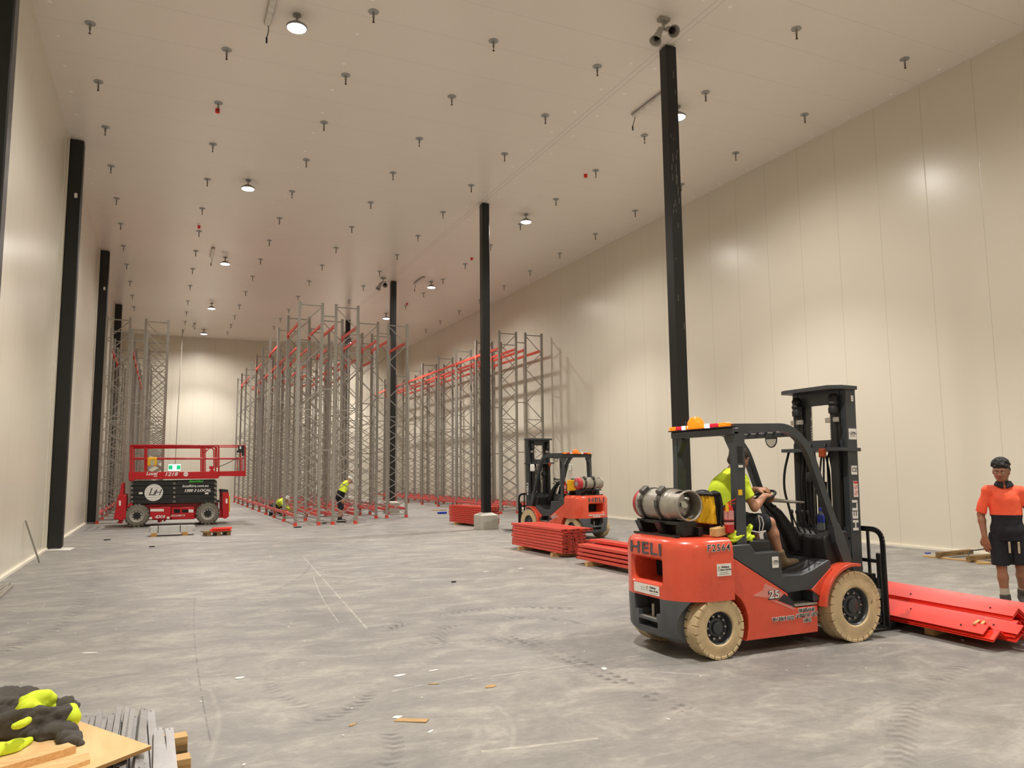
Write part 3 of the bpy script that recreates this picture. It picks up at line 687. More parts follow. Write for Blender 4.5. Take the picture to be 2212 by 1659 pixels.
def wheel(root, r, w, x, side, nb, lug, tyre='tyre'):
    """side -1: right wheel, its face towards -y"""
    yo = side*(.57 if r > .3 else (.53 if side < 0 else .47)); rim = r*.53
    e = MB(); ax = (0, side, 0)
    e.lathe([(rim, -w), (rim*1.12, -w-.0), (r-.03, -w+.005), (r-.006, -w*.8), (r-.006, -w*.2), (r-.03, -.008), (rim*1.2, .002), (rim*1.06, 0), (rim, -.012), (rim*.97, -.05)], (0, 0, 0), ax, 64, caps=False)
    for k in range(nb):
        a = 2*PI*k/nb
        for (h, off) in ((0, -.17), (PI/nb, -.83)):
            c = Vector((math.cos(a+h)*(r-.015), side*(w*off), math.sin(a+h)*(r-.015)))
            e.box(c, (.026, w*.34, 2*PI*r/nb*.84), Matrix.Rotation(-(a+h), 3, 'Y'), ch=.004)
            if off > -.5: e.box(Vector((math.cos(a)*(r-.032), side*(-.012), math.sin(a)*(r-.032))), (.058, .016, 2*PI*r/nb*.80), Matrix.Rotation(-a, 3, 'Y'), ch=.003)
    o = e.build('tyre', M[tyre], root, loc=(x, yo, r))
    g = MB(); g.lathe([(rim*1.0, -.02), (rim*.97, -.012), (rim*.93, -.02), (rim*.86, -.07), (rim*.62, -.085), (rim*.56, -.06), (rim*.42, -.055), (rim*.38, -.03), (rim*.3, -.024), (0, -.022)], (0, 0, 0), ax, 40, caps=False)
    g.lathe([(rim*.95, -w+.01), (.05, -w+.02)], (0, 0, 0), ax, 24, caps=False)
    for k in range(10):
        a = 2*PI*k/10; c = Vector((math.cos(a)*rim*.7, side*-.075, math.sin(a)*rim*.7)); g.lathe([(.011, 0), (.011, .02), (.006, .022), (.006, .03)], c, ax, 6, 1)
    g.build('rim', [M['truckgrey'], M['chrome']], o)
    return o
def sticker(root, c, right, w, h, lines, up=(0, 0, 1), name='sticker'):
    x = Vector(right).normalized(); n = x.cross(Vector(up)).normalized(); y = n.cross(x)
    o = MB().box((0, 0, 0), (w, h, .003)).build(name, M['white'], root); o.matrix_local = Matrix.Translation(Vector(c)) @ Matrix((x, y, n)).transposed().to_4x4()
    for s, sz, dx, dy, mt in lines:
        if s == '-': b = MB().box((dx, dy, .0018), (sz, h*.022, .001)).build('print_line', M['ink'], o)
        elif s == 'logo':
            b = MB(); b.tube([(dx+sz*.4*math.cos(R(a))*.6, dy+sz*.5*math.sin(R(a)), .002) for a in range(60, 300, 20)], sz*.06, 5); b.ell((dx+sz*.12, dy+sz*.3, .002), (sz*.22, sz*.16, .001), 10, 1); b.build('logo_mark', [M['ink'], M['yellow']], o)
        else: letters(s, sz, M[mt], o, (dx, dy, .0018), (1, 0, 0), (0, 1, 0), bold=.0008, shear=.15, ext=.0006)
    return o
def forklift(loc, rz, label, first):
    r = empty('forklift', loc, rz, label, 'forklift')
    red, gy, bk, bm = M['red'], M['truckgrey'], M['black'], M['blackm']
    # counterweight
    def ring(z, ins, y=.545, fx=.16, rx=-.395, rad=.35):
        y -= ins; rx += ins; rad = max(.05, rad-ins*.5); a = arc(rx+rad, -y+rad, rad, 270, 180, 10)+arc(rx+rad, y-rad, rad, 180, 90, 10)
        return [V(fx, -y, z)]+[V(p[0], p[1], z) for p in a]+[V(fx, y, z)]
    c = MB().loft([ring(z, i) for z, i in ((.5, .0), (.7, 0), (.93, .0), (.98, .01), (1.01, .028), (1.03, .058), (1.037, .1))])
    cw = c.build('counterweight', red, r, fix=True)
    hole = MB(); hr = lambda x, i: [V(x, y, z) for y, z in [(p[0], p[1]) for p in r2([(-.24+i, .70), (-.24+i, .845-i), (.24-i, .845-i), (.24-i, .625+i), (-.24+i, .625+i), (-.24+i, .70)], .04)]][:-1]
    hole.loft([hr(-.5, -.016), hr(-.392, -.012), hr(-.36, .01), hr(-.12, .02)]); carve(cw, [hole])
    MB().b2((-.125, -.24, .62), (-.115, .24, .85)).build('duct_back', M['dark'], cw)
    g = MB().loft([ring(z, i) for z, i in ((.15, .06), (.18, .025), (.22, .006), (.5, .0))])
    lw = g.build('lower_counterweight', M['cwgrey'], r, fix=True)
    cuts = [MB().cyl((0, -.8, .27), (0, -.36, .27), .345, 40), MB().cyl((0, .8, .27), (0, .36, .27), .345, 40), MB().b2((-.5, -.2, .36), (-.24, .2, .52)), MB().b2((-.5, -.14, .31), (-.24, .14, .37)), MB().b2((-.5, -.15, .225), (-.26, .15, .285))]
    carve(lw, cuts)
    MB().b2((-.25, -.22, .22), (-.235, .22, .5)).build('recess_back', M['dark'], lw)
    MB().b2((-.385, -.16, .295), (-.26, .16, .312), ch=.006).cyl((-.31, .02, .3), (-.31, .02, .42), .017, 12).build('tow_pin', M['alum'], r)
    letters('HELI', .15, M['printgrey'], r, (-.396, .0, .925), (0, -1, 0), bold=.002, sx=1.65, ext=.003, spacing=1.08)
    # chassis and red side panels
    ch = MB(); ch.b2((.18, -.32, .16), (1.9, .32, .52)); ch.b2((-.2, -.3, .2), (.2, .3, .34)); ch.b2((-.1, -.46, .22), (.1, .46, .3)); ch.cyl((1.59, -.5, .33), (1.59, .5, .33), .09, 16)
    ch.build('chassis', bm, r)
    out = [(.165, .872), (.81, .5)]+r2([(.81, .5), (.84, .385), (.9, .365), (1.17, .365)], .07)[1:]+[(1.16, .125), (.30, .125)]+arc(0, .27, .345, -22, 40, 8)+[(.17, .57)]
    for s in (-1, 1): bev(MB().prism(out, 'xz', s*.5, s*.3).build('side_panel', red, r, fix=True), .006)
    for s in (-1, 1):
        sk = MB().prism([(.17, .965), (.4, .965), (.46, .885), (.735, .885), (.765, .665), (1.0, .66), (1.12, .69), (1.34, .775), (1.37, .76), (1.37, .69), (1.3, .62), (1.12, .515), (.81, .505), (.17, .872)], 'xz', s*.5, s*.4)
        bev(sk.build('side_skirt', gy, r, fix=True), .01)
        MB().b2((.84, s*.5, .375), (1.17, s*.32, .395)).build('step_plate', M['alum'], r)
        MB().b2((.82, s*.34, .38), (1.24, s*.31, .6)).b2((1.13, s*.5, .4), (1.2, s*.33, .515), ch=.01).build('step_recess', gy, r)
        f = MB().prism(arc(1.59, .33, .405, 176, 78, 14)+arc(1.59, .33, .375, 78, 176, 14), 'xz', s*.58, s*.36); f.prism([(1.1, .512), (1.2, .45), (1.24, .52), (1.37, .66), (1.36, .7)], 'xz', s*.505, s*.38)
        bev(f.build('front_fender', red, r, fix=True), .004)
    # floor, cowl, seat base
    MB().prism([(.74, .64), (.74, .665), (1.0, .665), (1.33, .77), (1.38, .77), (1.38, .6)], 'xz', -.41, .41).build('floor_mat', bk, r, fix=True)
    sb = MB().prism([(.14, .8), (.14, .985), (.72, .985), (.74, .66), (.5, .6)], 'xz', -.41, .41); bev(sb.build('seat_base', bm, r, fix=True), .02)
    co = MB().prism(r2([(1.42, .6), (1.38, .97), (1.46, 1.02), (1.70, 1.03), (1.74, .6)], .04), 'xz', -.42, .42); bev(co.build('cowl', bk, r, fix=True), .015)
    # overhead guard
    for s in (-1, 1):
        gd = MB()
        strap(gd, [(.325, .88), (.335, 1.3), (.355, 1.98)], [.12, .105, .115], s*.47, s*.4)
        strap(gd, [(.3, 2.02)]+r2([(.3, 2.02), (.98, 2.035), (1.2, 1.86), (1.5, 1.08), (1.63, .74)], .22, 7)[1:], .075, s*.465, s*.4)
        strap(gd, [(1.49, 1.1), (1.54, .95), (1.63, .72)], [.08, .13, .11], s*.475, s*.4)
        gd.build('guard_side_frame', gy, r)
    rf = MB(); rf.b2((.27, -.47, 1.955), (.35, .47, 2.025), ch=.01).b2((1.04, -.42, 1.95), (1.1, .42, 2.0), ch=.01)
    for y in (-.3, -.18, -.06, .06, .18, .3): rf.b2((.34, y-.015, 2.0), (1.06, y+.015, 2.03))
    for s in (-1, 1): rf.prism(r2([(s*.41, 1.96), (s*.3, 1.955), (s*.405, 1.78), (s*.41, 1.78)], .12, 5), 'yz', .3, .36)
    rf.build('guard_roof', gy, r, fix=True)
    for s in (-1, 1):
        v = MB(); [v.b2((.32, s*.472, 1.70+k*.017), (.38, s*.468, 1.711+k*.017)) for k in range(9)]; v.build('pillar_vent', M['dark'], r)
    # light bar
    lb = MB().b2((.24, -.47, 2.024), (.31, .47, 2.034)).build('light_bar', bm, r)
    y = .46
    for nm, w, mt in (('amber_segment', .11, 'amber'), ('red_segment', .1, 'redlens'), ('white_strobe', .055, 'whitelit'), ('amber_segment', .30, 'amber'), ('white_strobe', .07, 'whitelit'), ('red_segment', .13, 'redlens'), ('amber_segment', .12, 'amber')):
        if not first: mt = {'amber': 'amberdull', 'whitelit': 'white', 'redlens': 'extred'}[mt]
        MB().b2((.245, y-w+.004, 2.034), (.305, y, 2.072), ch=.006).build(nm, M[mt], lb); y -= w
    MB().lathe([(.08, 0), (.082, .02), (.078, .06), (.06, .095), (.03, .112), (0, .116)], (.275, .06, 2.04), (0, 0, 1), 20).build('beacon', M['amber' if first else 'amberdull'], r)
    # seat
    st = SDF((.12, -.32, .9), (.8, .32, 1.55), .012)
    st.cap((.33, -.16, 1.02), (.33, .16, 1.02), .075, k=.05).cap((.62, -.16, 1.01), (.62, .16, 1.01), .07, k=.05).ell((.48, 0, 1.01), (.24, .24, .065), .04)
    st.cap((.3, -.2, 1.1), (.26, -.2, 1.38), .07, .065, k=.05).cap((.3, .18, 1.1), (.25, .18, 1.38), .07, .065, k=.05).ell((.28, 0, 1.25), (.075, .24, .2), .04)
    st.build('seat', M['vinyl'], r)
    # steering
    cl = MB().tube([(1.42, 0, .85), (1.33, 0, 1.0), (1.2, 0, 1.19), (1.02, 0, 1.33)], [.1, .085, .055, .035], 14).cyl((1.1, -.09, 1.27), (1.1, .09, 1.27), .012)
    sc = cl.build('steering_column', bk, r)
    q = Matrix.Rotation(R(-22), 4, 'Y'); wm = MB().tube([q @ V(.145*math.cos(2*PI*k/28), .145*math.sin(2*PI*k/28), 0) for k in range(28)], .014, 8, closed=True)
    for a in (20, 140, 260): wm.tube([(0, 0, 0), q @ V(.14*math.cos(R(a)), .14*math.sin(R(a)), 0)], .011, 6)
    wm.ell((0, 0, 0), (.035, .035, .02), 12); wm.cyl(q @ V(.1, .1, 0), q @ V(.1, .1, .05), .02, 10)
    wm.build('steering_wheel', bk, r, loc=(1.0, 0, 1.365))
    lv = MB()
    for k in range(4):
        yy = -.1-.07*k; MB().tube([(1.4, yy, 1.0), (1.33, yy, 1.12), (1.3, yy, 1.2)], .008, 6).ell((1.3, yy, 1.21), (.018, .018, .025), 10).build('hydraulic_lever', bk, r)
    MB().tube([(1.1, -.05, 1.33), (1.3, -.1, 1.31), (1.45, -.12, 1.3)], [.02, .016, .01], 8).build('drive_lever', M['alum'], r)
    # wheels
    for s in (-1, 1):
        wheel(r, .33, .2, 1.59, s, 26, .03); wheel(r, .265, .17, 0, s, 22, .025)
    # mast, tilted a touch forward
    ms = MB()
    for s in (-1, 1):
        ms.prism([(1.80, s*.36), (1.935, s*.36), (1.935, s*.29), (1.92, s*.29), (1.92, s*.34), (1.815, s*.34), (1.815, s*.29), (1.80, s*.29)], 'xy', .1, 2.44)
        ms.prism([(1.70, .5), (1.82, .5), (1.82, .95), (1.8, .95)], 'xz', s*.35, s*.31)
    ms.b2((1.78, -.345, .2), (1.81, .345, .4)).b2((1.78, -.345, .95), (1.805, .345, 1.05))
    mast = ms.build('mast', gy, r, fix=True)
    sub = lambda m, n, mt, **k: m.build(n, mt, mast, **k)
    sub(MB().prism([(1.62, -.3), (1.62, .3), (1.66, .385), (1.94, .385), (1.94, -.385), (1.72, -.385)], 'xy', 2.44, 2.478), 'top_plate', gy, fix=True)
    sub(MB().prism([(1.64, -.37), (1.64, .39), (1.95, .39), (1.95, -.39), (1.72, -.39)], 'xy', 1.81, 1.845).b2((1.78, -.32, 1.84), (1.8, .32, 1.93)), 'middle_cross_member', gy, fix=True)
    sub(MB().b2((1.8, -.28, 2.3), (1.83, .28, 2.44)), 'upper_cross_member', gy)
    for s in (-1, 1):
        inn = MB().b2((1.815, s*.288, .12), (1.92, s*.275, 2.43)).b2((1.815, s*.288, .12), (1.825, s*.24, 2.43)).b2((1.91, s*.288, .12), (1.92, s*.24, 2.43)); sub(inn, 'inner_rail', bm)
        sub(MB().b2((1.82, s*.235, .12), (1.91, s*.2, 2.38)), 'second_inner_rail', bk)
        sub(MB().cyl((1.745, s*.25, .2), (1.745, s*.25, 1.9), .045, 16).cyl((1.745, s*.25, 1.9), (1.745, s*.25, 2.2), .034, 12).lathe([(.048, 2.2), (.052, 2.25), (.042, 2.27), (.055, 2.3), (.042, 2.33), (.052, 2.36), (.03, 2.4)], (1.745, s*.25, 0), n=14), 'lift_cylinder', bk)
        sub(MB().box((1.73, s*.24, 2.13), (.03, .16, .05), ch=.004), 'cylinder_clamp', M['alum'])
        cm = MB(); [cm.box((1.83, s*.13, 1.15+k*.03), (.012, .02, .022)) for k in range(42)]; sub(cm, 'lift_chain', M['chrome'])
    sub(MB().cyl((1.84, 0, .2), (1.84, 0, 1.35), .05, 16).cyl((1.84, 0, 1.3), (1.84, 0, 1.5), .03, 12), 'centre_cylinder', bk)
    for k, yy in enumerate((-.14, -.1, -.06, .1, .14, .18)):
        sub(MB().tube(rpath([(1.77, yy, .6), (1.75-.02*(k % 3), yy, 1.5), (1.75, yy, 1.75+.1*(k % 2)), (1.8, yy, 1.82+.1*(k % 2)), (1.86, yy, 1.6), (1.86, yy, .7)], .08, 4), .01, 7), 'hydraulic_hose', bk)
    sub(MB().tube(rpath([(1.72, .36, 1.82), (1.68, .4, 1.6), (1.68, .41, 1.4), (1.72, .36, 1.15), (1.74, .34, .9)], .1, 5), .013, 8), 'hydraulic_hose', bk)
    sub(MB().lathe([(.02, -.05), (.055, -.04), (.06, .03), (.052, .035)], (1.66, -.02, 1.55), (1, 0, 0), 16).cyl((1.66, -.02, 1.5), (1.75, -.02, 1.4), .012, 6), 'work_lamp', bk)
    sub(MB().box((1.62, -.2, 1.79), (.05, .07, .09), ch=.01), 'turn_signal', mat('dim_amber_lens', '9a3c14', .3))
    mir = MB(); mir.prism([(.075*math.cos(R(a)), .085*math.sin(R(a))-.0) for a in range(180, 361, 15)], 'yz', 0, .012, org=(1.15, -.02, 1.945)); mm_ = mir.build('mirror', M['chrome'], r, fix=True)
    MB().tube([(1.152, -.02+.078*math.cos(R(a)), 1.945+.088*math.sin(R(a))) for a in range(180, 361, 15)], .006, 6).bar((1.152, -.1, 1.947), (1.152, .06, 1.947), .012, .012).cyl((1.152, -.02, 1.947), (1.13, -.02, 1.99), .01, 8).build('mirror_rim', bk, mm_)
    letters('HELI', .1, M['print'], mast, (1.868, -.3615, 1.17), (0, 0, 1), (-1, 0, 0), bold=.003, sx=1.6)
    letters('HELI', .1, M['print'], mast, (1.868, .3615, 1.17), (0, 0, 1), (1, 0, 0), bold=.003, sx=1.6)
    sticker(mast, (1.875, -.3618, 1.62), (1, 0, 0), .08, .09, [('CE', .06, 0, 0, 'ink')])
    w1 = sticker(mast, (1.885, -.3618, 1.43), (1, 0, 0), .058, .16, []); MB().box((0, .065, .002), (.056, .022, .001)).build('red_band', M['extred'], w1)
    MB().tube([(.02*math.cos(2*PI*k/16), .02+.02*math.sin(2*PI*k/16), .002) for k in range(16)], .003, 4, closed=True).tube([(.02*math.cos(2*PI*k/16), -.04+.02*math.sin(2*PI*k/16), .002) for k in range(16)], .003, 4, closed=True).bar((-.015, .005, .002), (.015, .035, .002), .003, .002).bar((-.015, -.055, .002), (.015, -.025, .002), .003, .002).build('warning_symbols', M['extred'], w1)
    hire = lambda s=1.0: [('logo', .03*s, -.055*s, .012*s, 'ink'), ('Brisbane', .024*s, .012*s, .024*s, 'ink'), ('Scissor Lift Hire', .019*s, .016*s, .001*s, 'ink'), ('-', .09*s, .0, -.022*s, 0), ('-', .11*s, .0, -.036*s, 0)]
    sticker(mast, (1.875, -.3618, 1.985), (1, 0, 0), .105, .11, hire(.72)); sticker(mast, (1.89, -.3618, 2.35), (1, 0, 0), .03, .06, [('-', .02, 0, .01, 0), ('-', .02, 0, -.01, 0)])
    mast.location = (0, 0, 0); mast.matrix_local = Matrix.Translation((1.86, 0, .3)) @ Matrix.Rotation(R(1.2), 4, 'Y') @ Matrix.Translation((-1.86, 0, -.3))
    # carriage, backrest, forks
    ca = MB().b2((1.99, -.5, .13), (2.03, .5, .24), ch=.006).b2((1.99, -.5, .46), (2.03, .5, .56), ch=.006).b2((1.93, -.3, .14), (1.99, -.24, .55)).b2((1.93, .24, .14), (1.99, .3, .55))
    ca.build('carriage', bm, r)
    MB().b2((1.955, -.5, .36), (2.03, -.36, .46), ch=.01).b2((1.97, -.46, .46), (2.0, -.4, .52)).cyl((1.96, -.35, .41), (1.96, .3, .41), .03, 12).build('side_shift_block', M['alum'], r)
    MB().b2((1.95, -.46, .5), (2.0, -.3, .6)).build('valve_block', bk, r)
    br = MB(); pth = rpath([(2.04, -.53, .1), (2.04, -.53, 1.03), (2.04, .53, 1.03), (2.04, .53, .1)], .13, 7)
    for a, b in zip(pth[:-1], pth[1:]): br.bar(a, b, .05, .018, up=(1, 0, 0))
    br.b2((2.025, -.52, .70), (2.05, .52, .735))
    for y in (-.36, -.18, 0, .18, .36): br.b2((2.03, y-.012, .56), (2.05, y+.012, 1.02))
    for s in (-1, 1): br.b2((2.01, s*.52, .1), (2.055, s*.46, .8), ch=.008)
    br.build('load_backrest', bm, r)
    for s in (-1, 1):
        fk = MB().prism([(2.075, .55), (2.03, .55), (2.03, .07), (2.05, .035), (3.12, .035), (3.12, .045), (2.6, .075), (2.1, .078), (2.08, .1)], 'xz', s*.34, s*.22); fk.build('fork', bm, r, fix=True)
    MB().tube(rpath([(2.0, -.3, .62), (2.0, -.28, .82), (1.99, -.2, .84), (1.97, -.12, .78), (1.95, -.12, .55)], .05, 4), .011, 8).build('hydraulic_hose', bk, r)
    # gas bottle on its cradle
    gx, gz = -.14, 1.318
    gb = MB().lathe([(0.0, .415), (.065, .41), (.115, .39), (.142, .36), (.148, .33), (.148, -.12), (.145, -.16), (.115, -.21), (.06, -.24), (0, -.245)], (gx, 0, gz), (0, 1, 0), 40)
    gas = gb.build('gas_bottle', M['alum'], r)
    MB().lathe([(.1495, .335), (.1495, .31)], (gx, 0, gz), (0, 1, 0), 40, caps=False).lathe([(.15, .335), (.144, .362), (.117, .392), (.066, .412)], (gx, 0, gz), (0, 1, 0), 40, caps=False).build('red_end', mat('gas_bottle_red', 'b23038', .4), gas)
    cr = MB(); n = 40
    for k in range(n):
        a0, a1 = 2*PI*k/n, 2*PI*(k+1)/n; hole_ = 8 < k < 14 or 26 < k < 33
        for (ya, yb, on) in ((-.2, -.25, True), (-.25, -.34, not hole_), (-.34, -.37, True)):
            if on: cr.loft([[V(gx+q_*math.cos(a), yy, gz+q_*math.sin(a)) for q_, yy in ((.134, ya+.03), (.128, ya+.03), (.128, yb+.03), (.134, yb+.03))] for a in (a0, a1)], caps=True)
    cr.tube([(gx+.133*math.cos(2*PI*k/32), -.34, gz+.133*math.sin(2*PI*k/32)) for k in range(32)], .009, 8, closed=True)
    cr.build('collar', M['alum'], gas, fix=True)
    MB().cyl((gx, -.24, gz), (gx, -.285, gz), .022, 12).lathe([(.03, 0), (.03, .02)], (gx-.03, -.28, gz+.01), (0, -1, 0), 10).cyl((gx+.04, -.235, gz+.06), (gx+.04, -.27, gz+.06), .015, 8).build('valve', M['chrome'], gas)
    for yy in (.22, -.05):
        s_ = MB().lathe([(.149, yy-.03), (.155, yy-.03), (.155, yy+.03), (.149, yy+.03)], (gx, 0, gz), (0, 1, 0), 40, caps=False)
        s_.box((gx-.1, yy, gz+.135), (.09, .07, .05), Matrix.Rotation(R(-38), 3, 'Y'), ch=.01).box((gx-.16, yy, gz+.02), (.03, .035, .07), ch=.008).bar((gx-.17, yy, gz-.01), (gx-.11, yy, gz-.13), .03, .012)
        s_.build('strap', M['galv'] if False else mat('strap_grey', '55534e', .4, metal=.4), gas)
    cd = MB().b2((gx-.14, -.32, 1.035), (gx-.1, .36, 1.055)).b2((gx+.1, -.32, 1.035), (gx+.14, .36, 1.055)).b2((gx-.1, -.3, 1.145), (gx+.1, .36, 1.175)).b2((gx-.04, -.29, 1.05), (gx+.1, -.18, 1.15))
    for yy in (-.02, .3): cd.prism([(gx-.14, 1.16), (gx+.14, 1.16), (gx+.08, 1.04), (gx-.08, 1.04)], 'xz', yy-.04, yy+.04)
    cd.b2((gx+.09, -.34, 1.05), (gx+.14, -.28, 1.12)).build('bottle_cradle', bm, r)
    # extinguisher
    ex = MB().lathe([(.04, 0), (.045, .01), (.045, .2), (.035, .235), (.015, .25), (.012, .27)], (.225, -.43, 1.07), n=20)
    e_ = ex.build('fire_extinguisher', M['extred'], r)
    MB().lathe([(.0455, .075), (.0455, .095)], (.225, -.43, 1.07), n=20, caps=False).lathe([(.0455, .12), (.0455, .2)], (.225, -.43, 1.07), n=20, caps=False).build('label_bands', M['white'] if False else mat('extinguisher_label', 'c88a86', .5), e_)
    MB().bar((.22, -.43, 1.34), (.28, -.47, 1.375), .012, .01).bar((.22, -.43, 1.335), (.3, -.46, 1.33), .012, .01).build('lever', M['extred'], e_)
    MB().box((.18, -.465, 1.3), (.028, .01, .075)).build('tag', M['yellow'], e_); MB().lathe([(.047, .1), (.047, .112)], (.225, -.43, 1.07), n=20).build('bracket', bk, e_)
    MB().tube(rpath([(.225, -.43, 1.32), (.16, -.41, 1.3), (.155, -.4, 1.15), (.17, -.41, 1.1)], .03, 4), .009, 8).build('hose', bk, e_)
    if not first: e_.location.y = .86
    # document pouch on the seat back
    p = SDF((.08, -.36, 1.08), (.28, .14, 1.48), .008)
    for k in range(8): p.cap((.165, -.29+.05*k, 1.14), (.155, -.28+.048*k, 1.39), .032, .026, k=.015)
    p.wave(.0035, 30, 3).cut((0, 0, 1.405), (0, 0, 1)).cut((0, 0, 1.14), (0, 0, -1)); pc = p.build('yellow_pouch', M['yellow'], r); pc.location.y = 0 if first else .36
    MB().b2((.12, -.33, 1.395), (.24, .12, 1.43), ch=.014).build('pouch_flap', bk, r)
    # markings
    for s in (-1, 1):
        ar = MB().prism([(.40, .51), (.52, .55), (.545, .61), (.68, .55), (.76, .50), (.70, .455)], 'xz', s*.5015, s*.4995); ar.prism([(.60, .458), (.88, .345), (.885, .365), (.66, .45)], 'xz', s*.5015, s*.4995)
        a_ = ar.build('arrow_decal', M['pink'], r, fix=True)
        MB().prism([(.69, .447), (.77, .5), (.87, .43), (.89, .37)], 'xz', s*.5018, s*.4995).build('arrow_tip', M['ink'], a_, fix=True)
        rt = (-s, 0, 0)
        letters('25', .105, M['ink'], r, (.648, s*.5022, .497), rt, bold=.006, sx=1.3); letters('25', .1, M['print'], r, (.65, s*.503, .5), rt, bold=.0015, sx=1.3)
    def outlined(s_, size, loc_, right, **k):
        o = letters(s_, size, M['print'], r, loc_, right, bold=.0045, **k); nrm = Vector(right).cross(Vector((0, 0, 1)))
        letters(s_, size, M['ink'], o, Vector((0, 0, .0012)), (1, 0, 0), (0, 1, 0), bold=.0006, **k)
    if first:
        outlined('F2564', .082, (.0, -.5465, .955), (1, 0, 0), spacing=1.3)
        for s_, x, z in (('BRISBANE', 1.03, .335), ('SCISSOR LIFT', 1.03, .288), ('HIRE', 1.03, .241), ('PH 3869 2322', .745, .280)): outlined(s_, .045, (x, -.502, z), (1, 0, 0))
        sticker(r, (.05, -.5475, .765), (1, 0, 0), .155, .105, hire()); sticker(r, (.68, -.502, .79), (1, 0, 0), .075, .1, hire(.52))
        s_ = sticker(r, (-.397, .0, .562), (0, -1, 0), .40, .085, [('Brisbane', .026, .1, .02, 'ink'), ('Scissor Lift Hire', .021, .115, -.008, 'ink'), ('logo', .035, .02, .01, 'ink'), ('-', .1, -.05, .01, 0), ('-', .08, -.05, -.01, 0), ('-', .11, .12, -.03, 0)])
        sticker(r, (.35, -.473, 1.667), (1, 0, 0), .05, .022, []); 
        MB().b2((.31, -.474, 1.405), (.355, -.470, 1.455)).build('pillar_sticker', M['yellow'], r)
    else:
        for s_, z in (('BRISBANE SCISSOR LIFT HIRE', .572), ('PH 3869 2322', .53)): letters(s_, .04, M['print'], r, (-.397, 0, z), (0, -1, 0), bold=.002)
        for sy in (.47,):
            m1 = MB().b2((1.42, .46, 1.62), (1.46, .6, 1.8), ch=.02).build('side_mirror', M['white'], r)
        MB().b2((.9, -.36, 1.62), (.93, -.24, 1.8), ch=.02).build('side_mirror', M['white'], r)
    return r
T1 = forklift((4.476, 6.02, 0), 0.0, 'orange red forklift in the foreground with a driver in yellow', True)
T2 = forklift((9.434, 16.416, 0), R(100.85), 'orange red forklift parked empty behind the beam stacks', False)
# loose things on the first truck
def on_truck(p): return (4.476+p[0], 6.02+p[1], p[2])
wb = MB().box((0, 0, 0), (.22, .08, .075), ch=.004).build('timber_block', M['wood'], loc=on_truck((.14, -.4, 1.085)), rot=(R(3), R(-3), R(20))); tag(wb, 'timber block offcut lying behind the gas bottle on the forklift', 'timber block')
v = SDF((.1, -.62, .95), (.56, -.3, 1.2), .008)
v.cap((.26, -.43, 1.02), (.46, -.43, 1.02), .045, .035, k=.02).cap((.42, -.42, 1.03), (.47, -.43, 1.12), .035, .02, k=.02).cap((.24, -.44, 1.04), (.28, -.44, 1.08), .03, .02, k=.02).folds(.014, 38, 2)
vo = v.build('safety_vest', M['hivis']); vo.location = (4.476, 6.02, .0); tag(vo, 'crumpled yellow safety vest beside the extinguisher on the forklift', 'safety vest')
b = empty('water_bottle', on_truck((1.5, -.28, 1.03)), 0, 'half full blue topped plastic water bottle on the forklift cowl', 'bottle')
cp = NT('clear_bottle_plastic'); cp.set(col=lin('aab4b8'), rough=.12); cp.b.inputs['Transmission Weight'].default_value = .6; cp.b.inputs['Alpha'].default_value = .8
MB().lathe([(.03, 0), (.036, .008), (.036, .14), (.03, .155), (.014, .185), (.013, .2)], n=20).build('body', cp.m, b)
MB().lathe([(.0368, .075), (.0368, .14)], n=20, caps=False).lathe([(.0368, .14), (.031, .156)], n=20, caps=False).build('label', M['blue'], b)
MB().lathe([(.016, .19), (.016, .215), (.01, .225)], n=14).build('cap', M['blue'], b)
# ------------------------------------------------------------------ scissor lift (side on, wheels towards the camera)
YS, YW = 26.9, 28.6
def S(u, v, Y=YS):
    p = aty(190+u*370/2212, 930+v*260/1554, Y); return (p.x, p.z)
def sl(pts, y0, y1, m=None, **k): return (m or MB()).prism([S(*q) for q in pts], 'xz', y0, y1, **k)
sr = M['scissred']
L = empty('scissor_lift', (0, 0, 0), 0, 'red four wheel scissor lift with black folded scissor arms', 'scissor lift')
def LP(o): return o
ch = sl([(490, 985), (590, 975), (700, 960), (1690, 935), (1690, 1000), (1760, 1060), (1765, 1130), (1640, 1135), (1390, 1140), (1370, 1150), (780, 1165), (760, 1120), (480, 1130)], YS+.25, YW-.25)
ch.build('chassis', sr, L, fix=True)
for u0, u1, nm in ((800, 1070, 'battery_door'), (1078, 1370, 'control_door')):
    d = sl([(u0, 995), (u0, 1150), (u1, 1143), (u1, 985)], YS+.02, YS+.25); o = bev(d.build(nm, sr, L, fix=True), .012)
    sl([(u0, 995), (u0, 1150), (u1, 1143), (u1, 985)], YW-.25, YW-.02).build(nm, sr, L, fix=True)
def ld(u0, u1, v0, v1, mt, nm='panel_detail', y=YS+.018, par=L): return sl([(u0, v0), (u1, v0), (u1, v1), (u0, v1)], y-.004, y+.002).build(nm, M[mt], par, fix=True)
ld(1110, 1190, 1015, 1065, 'dark', 'vent_opening'); ld(1215, 1295, 1020, 1060, 'dark', 'vent_opening'); ld(1300, 1362, 1018, 1058, 'print', 'notice_label'); ld(805, 980, 1012, 1045, 'print', 'notice_label'); ld(790, 828, 1118, 1146, 'print', 'notice_label'); ld(1018, 1055, 1112, 1142, 'print', 'notice_label')
def lt(s, u, v, h, mt, y=YS+.012, shear=.25, sx=1.1, bold=.002, par=L):
    x, z = S(u, v); return letters(s, h, M[mt], par, (x, y, z), (1, 0, 0), shear=shear, sx=sx, bold=bold)
px = (S(1000, 0)[0]-S(0, 0)[0])/1000      # metres per crop pixel
lt('4X4', 925, 1115, 62*px, 'print', sx=1.25, bold=.004); lt('SZ1218RT-2', 1160, 1100, 34*px, 'print')
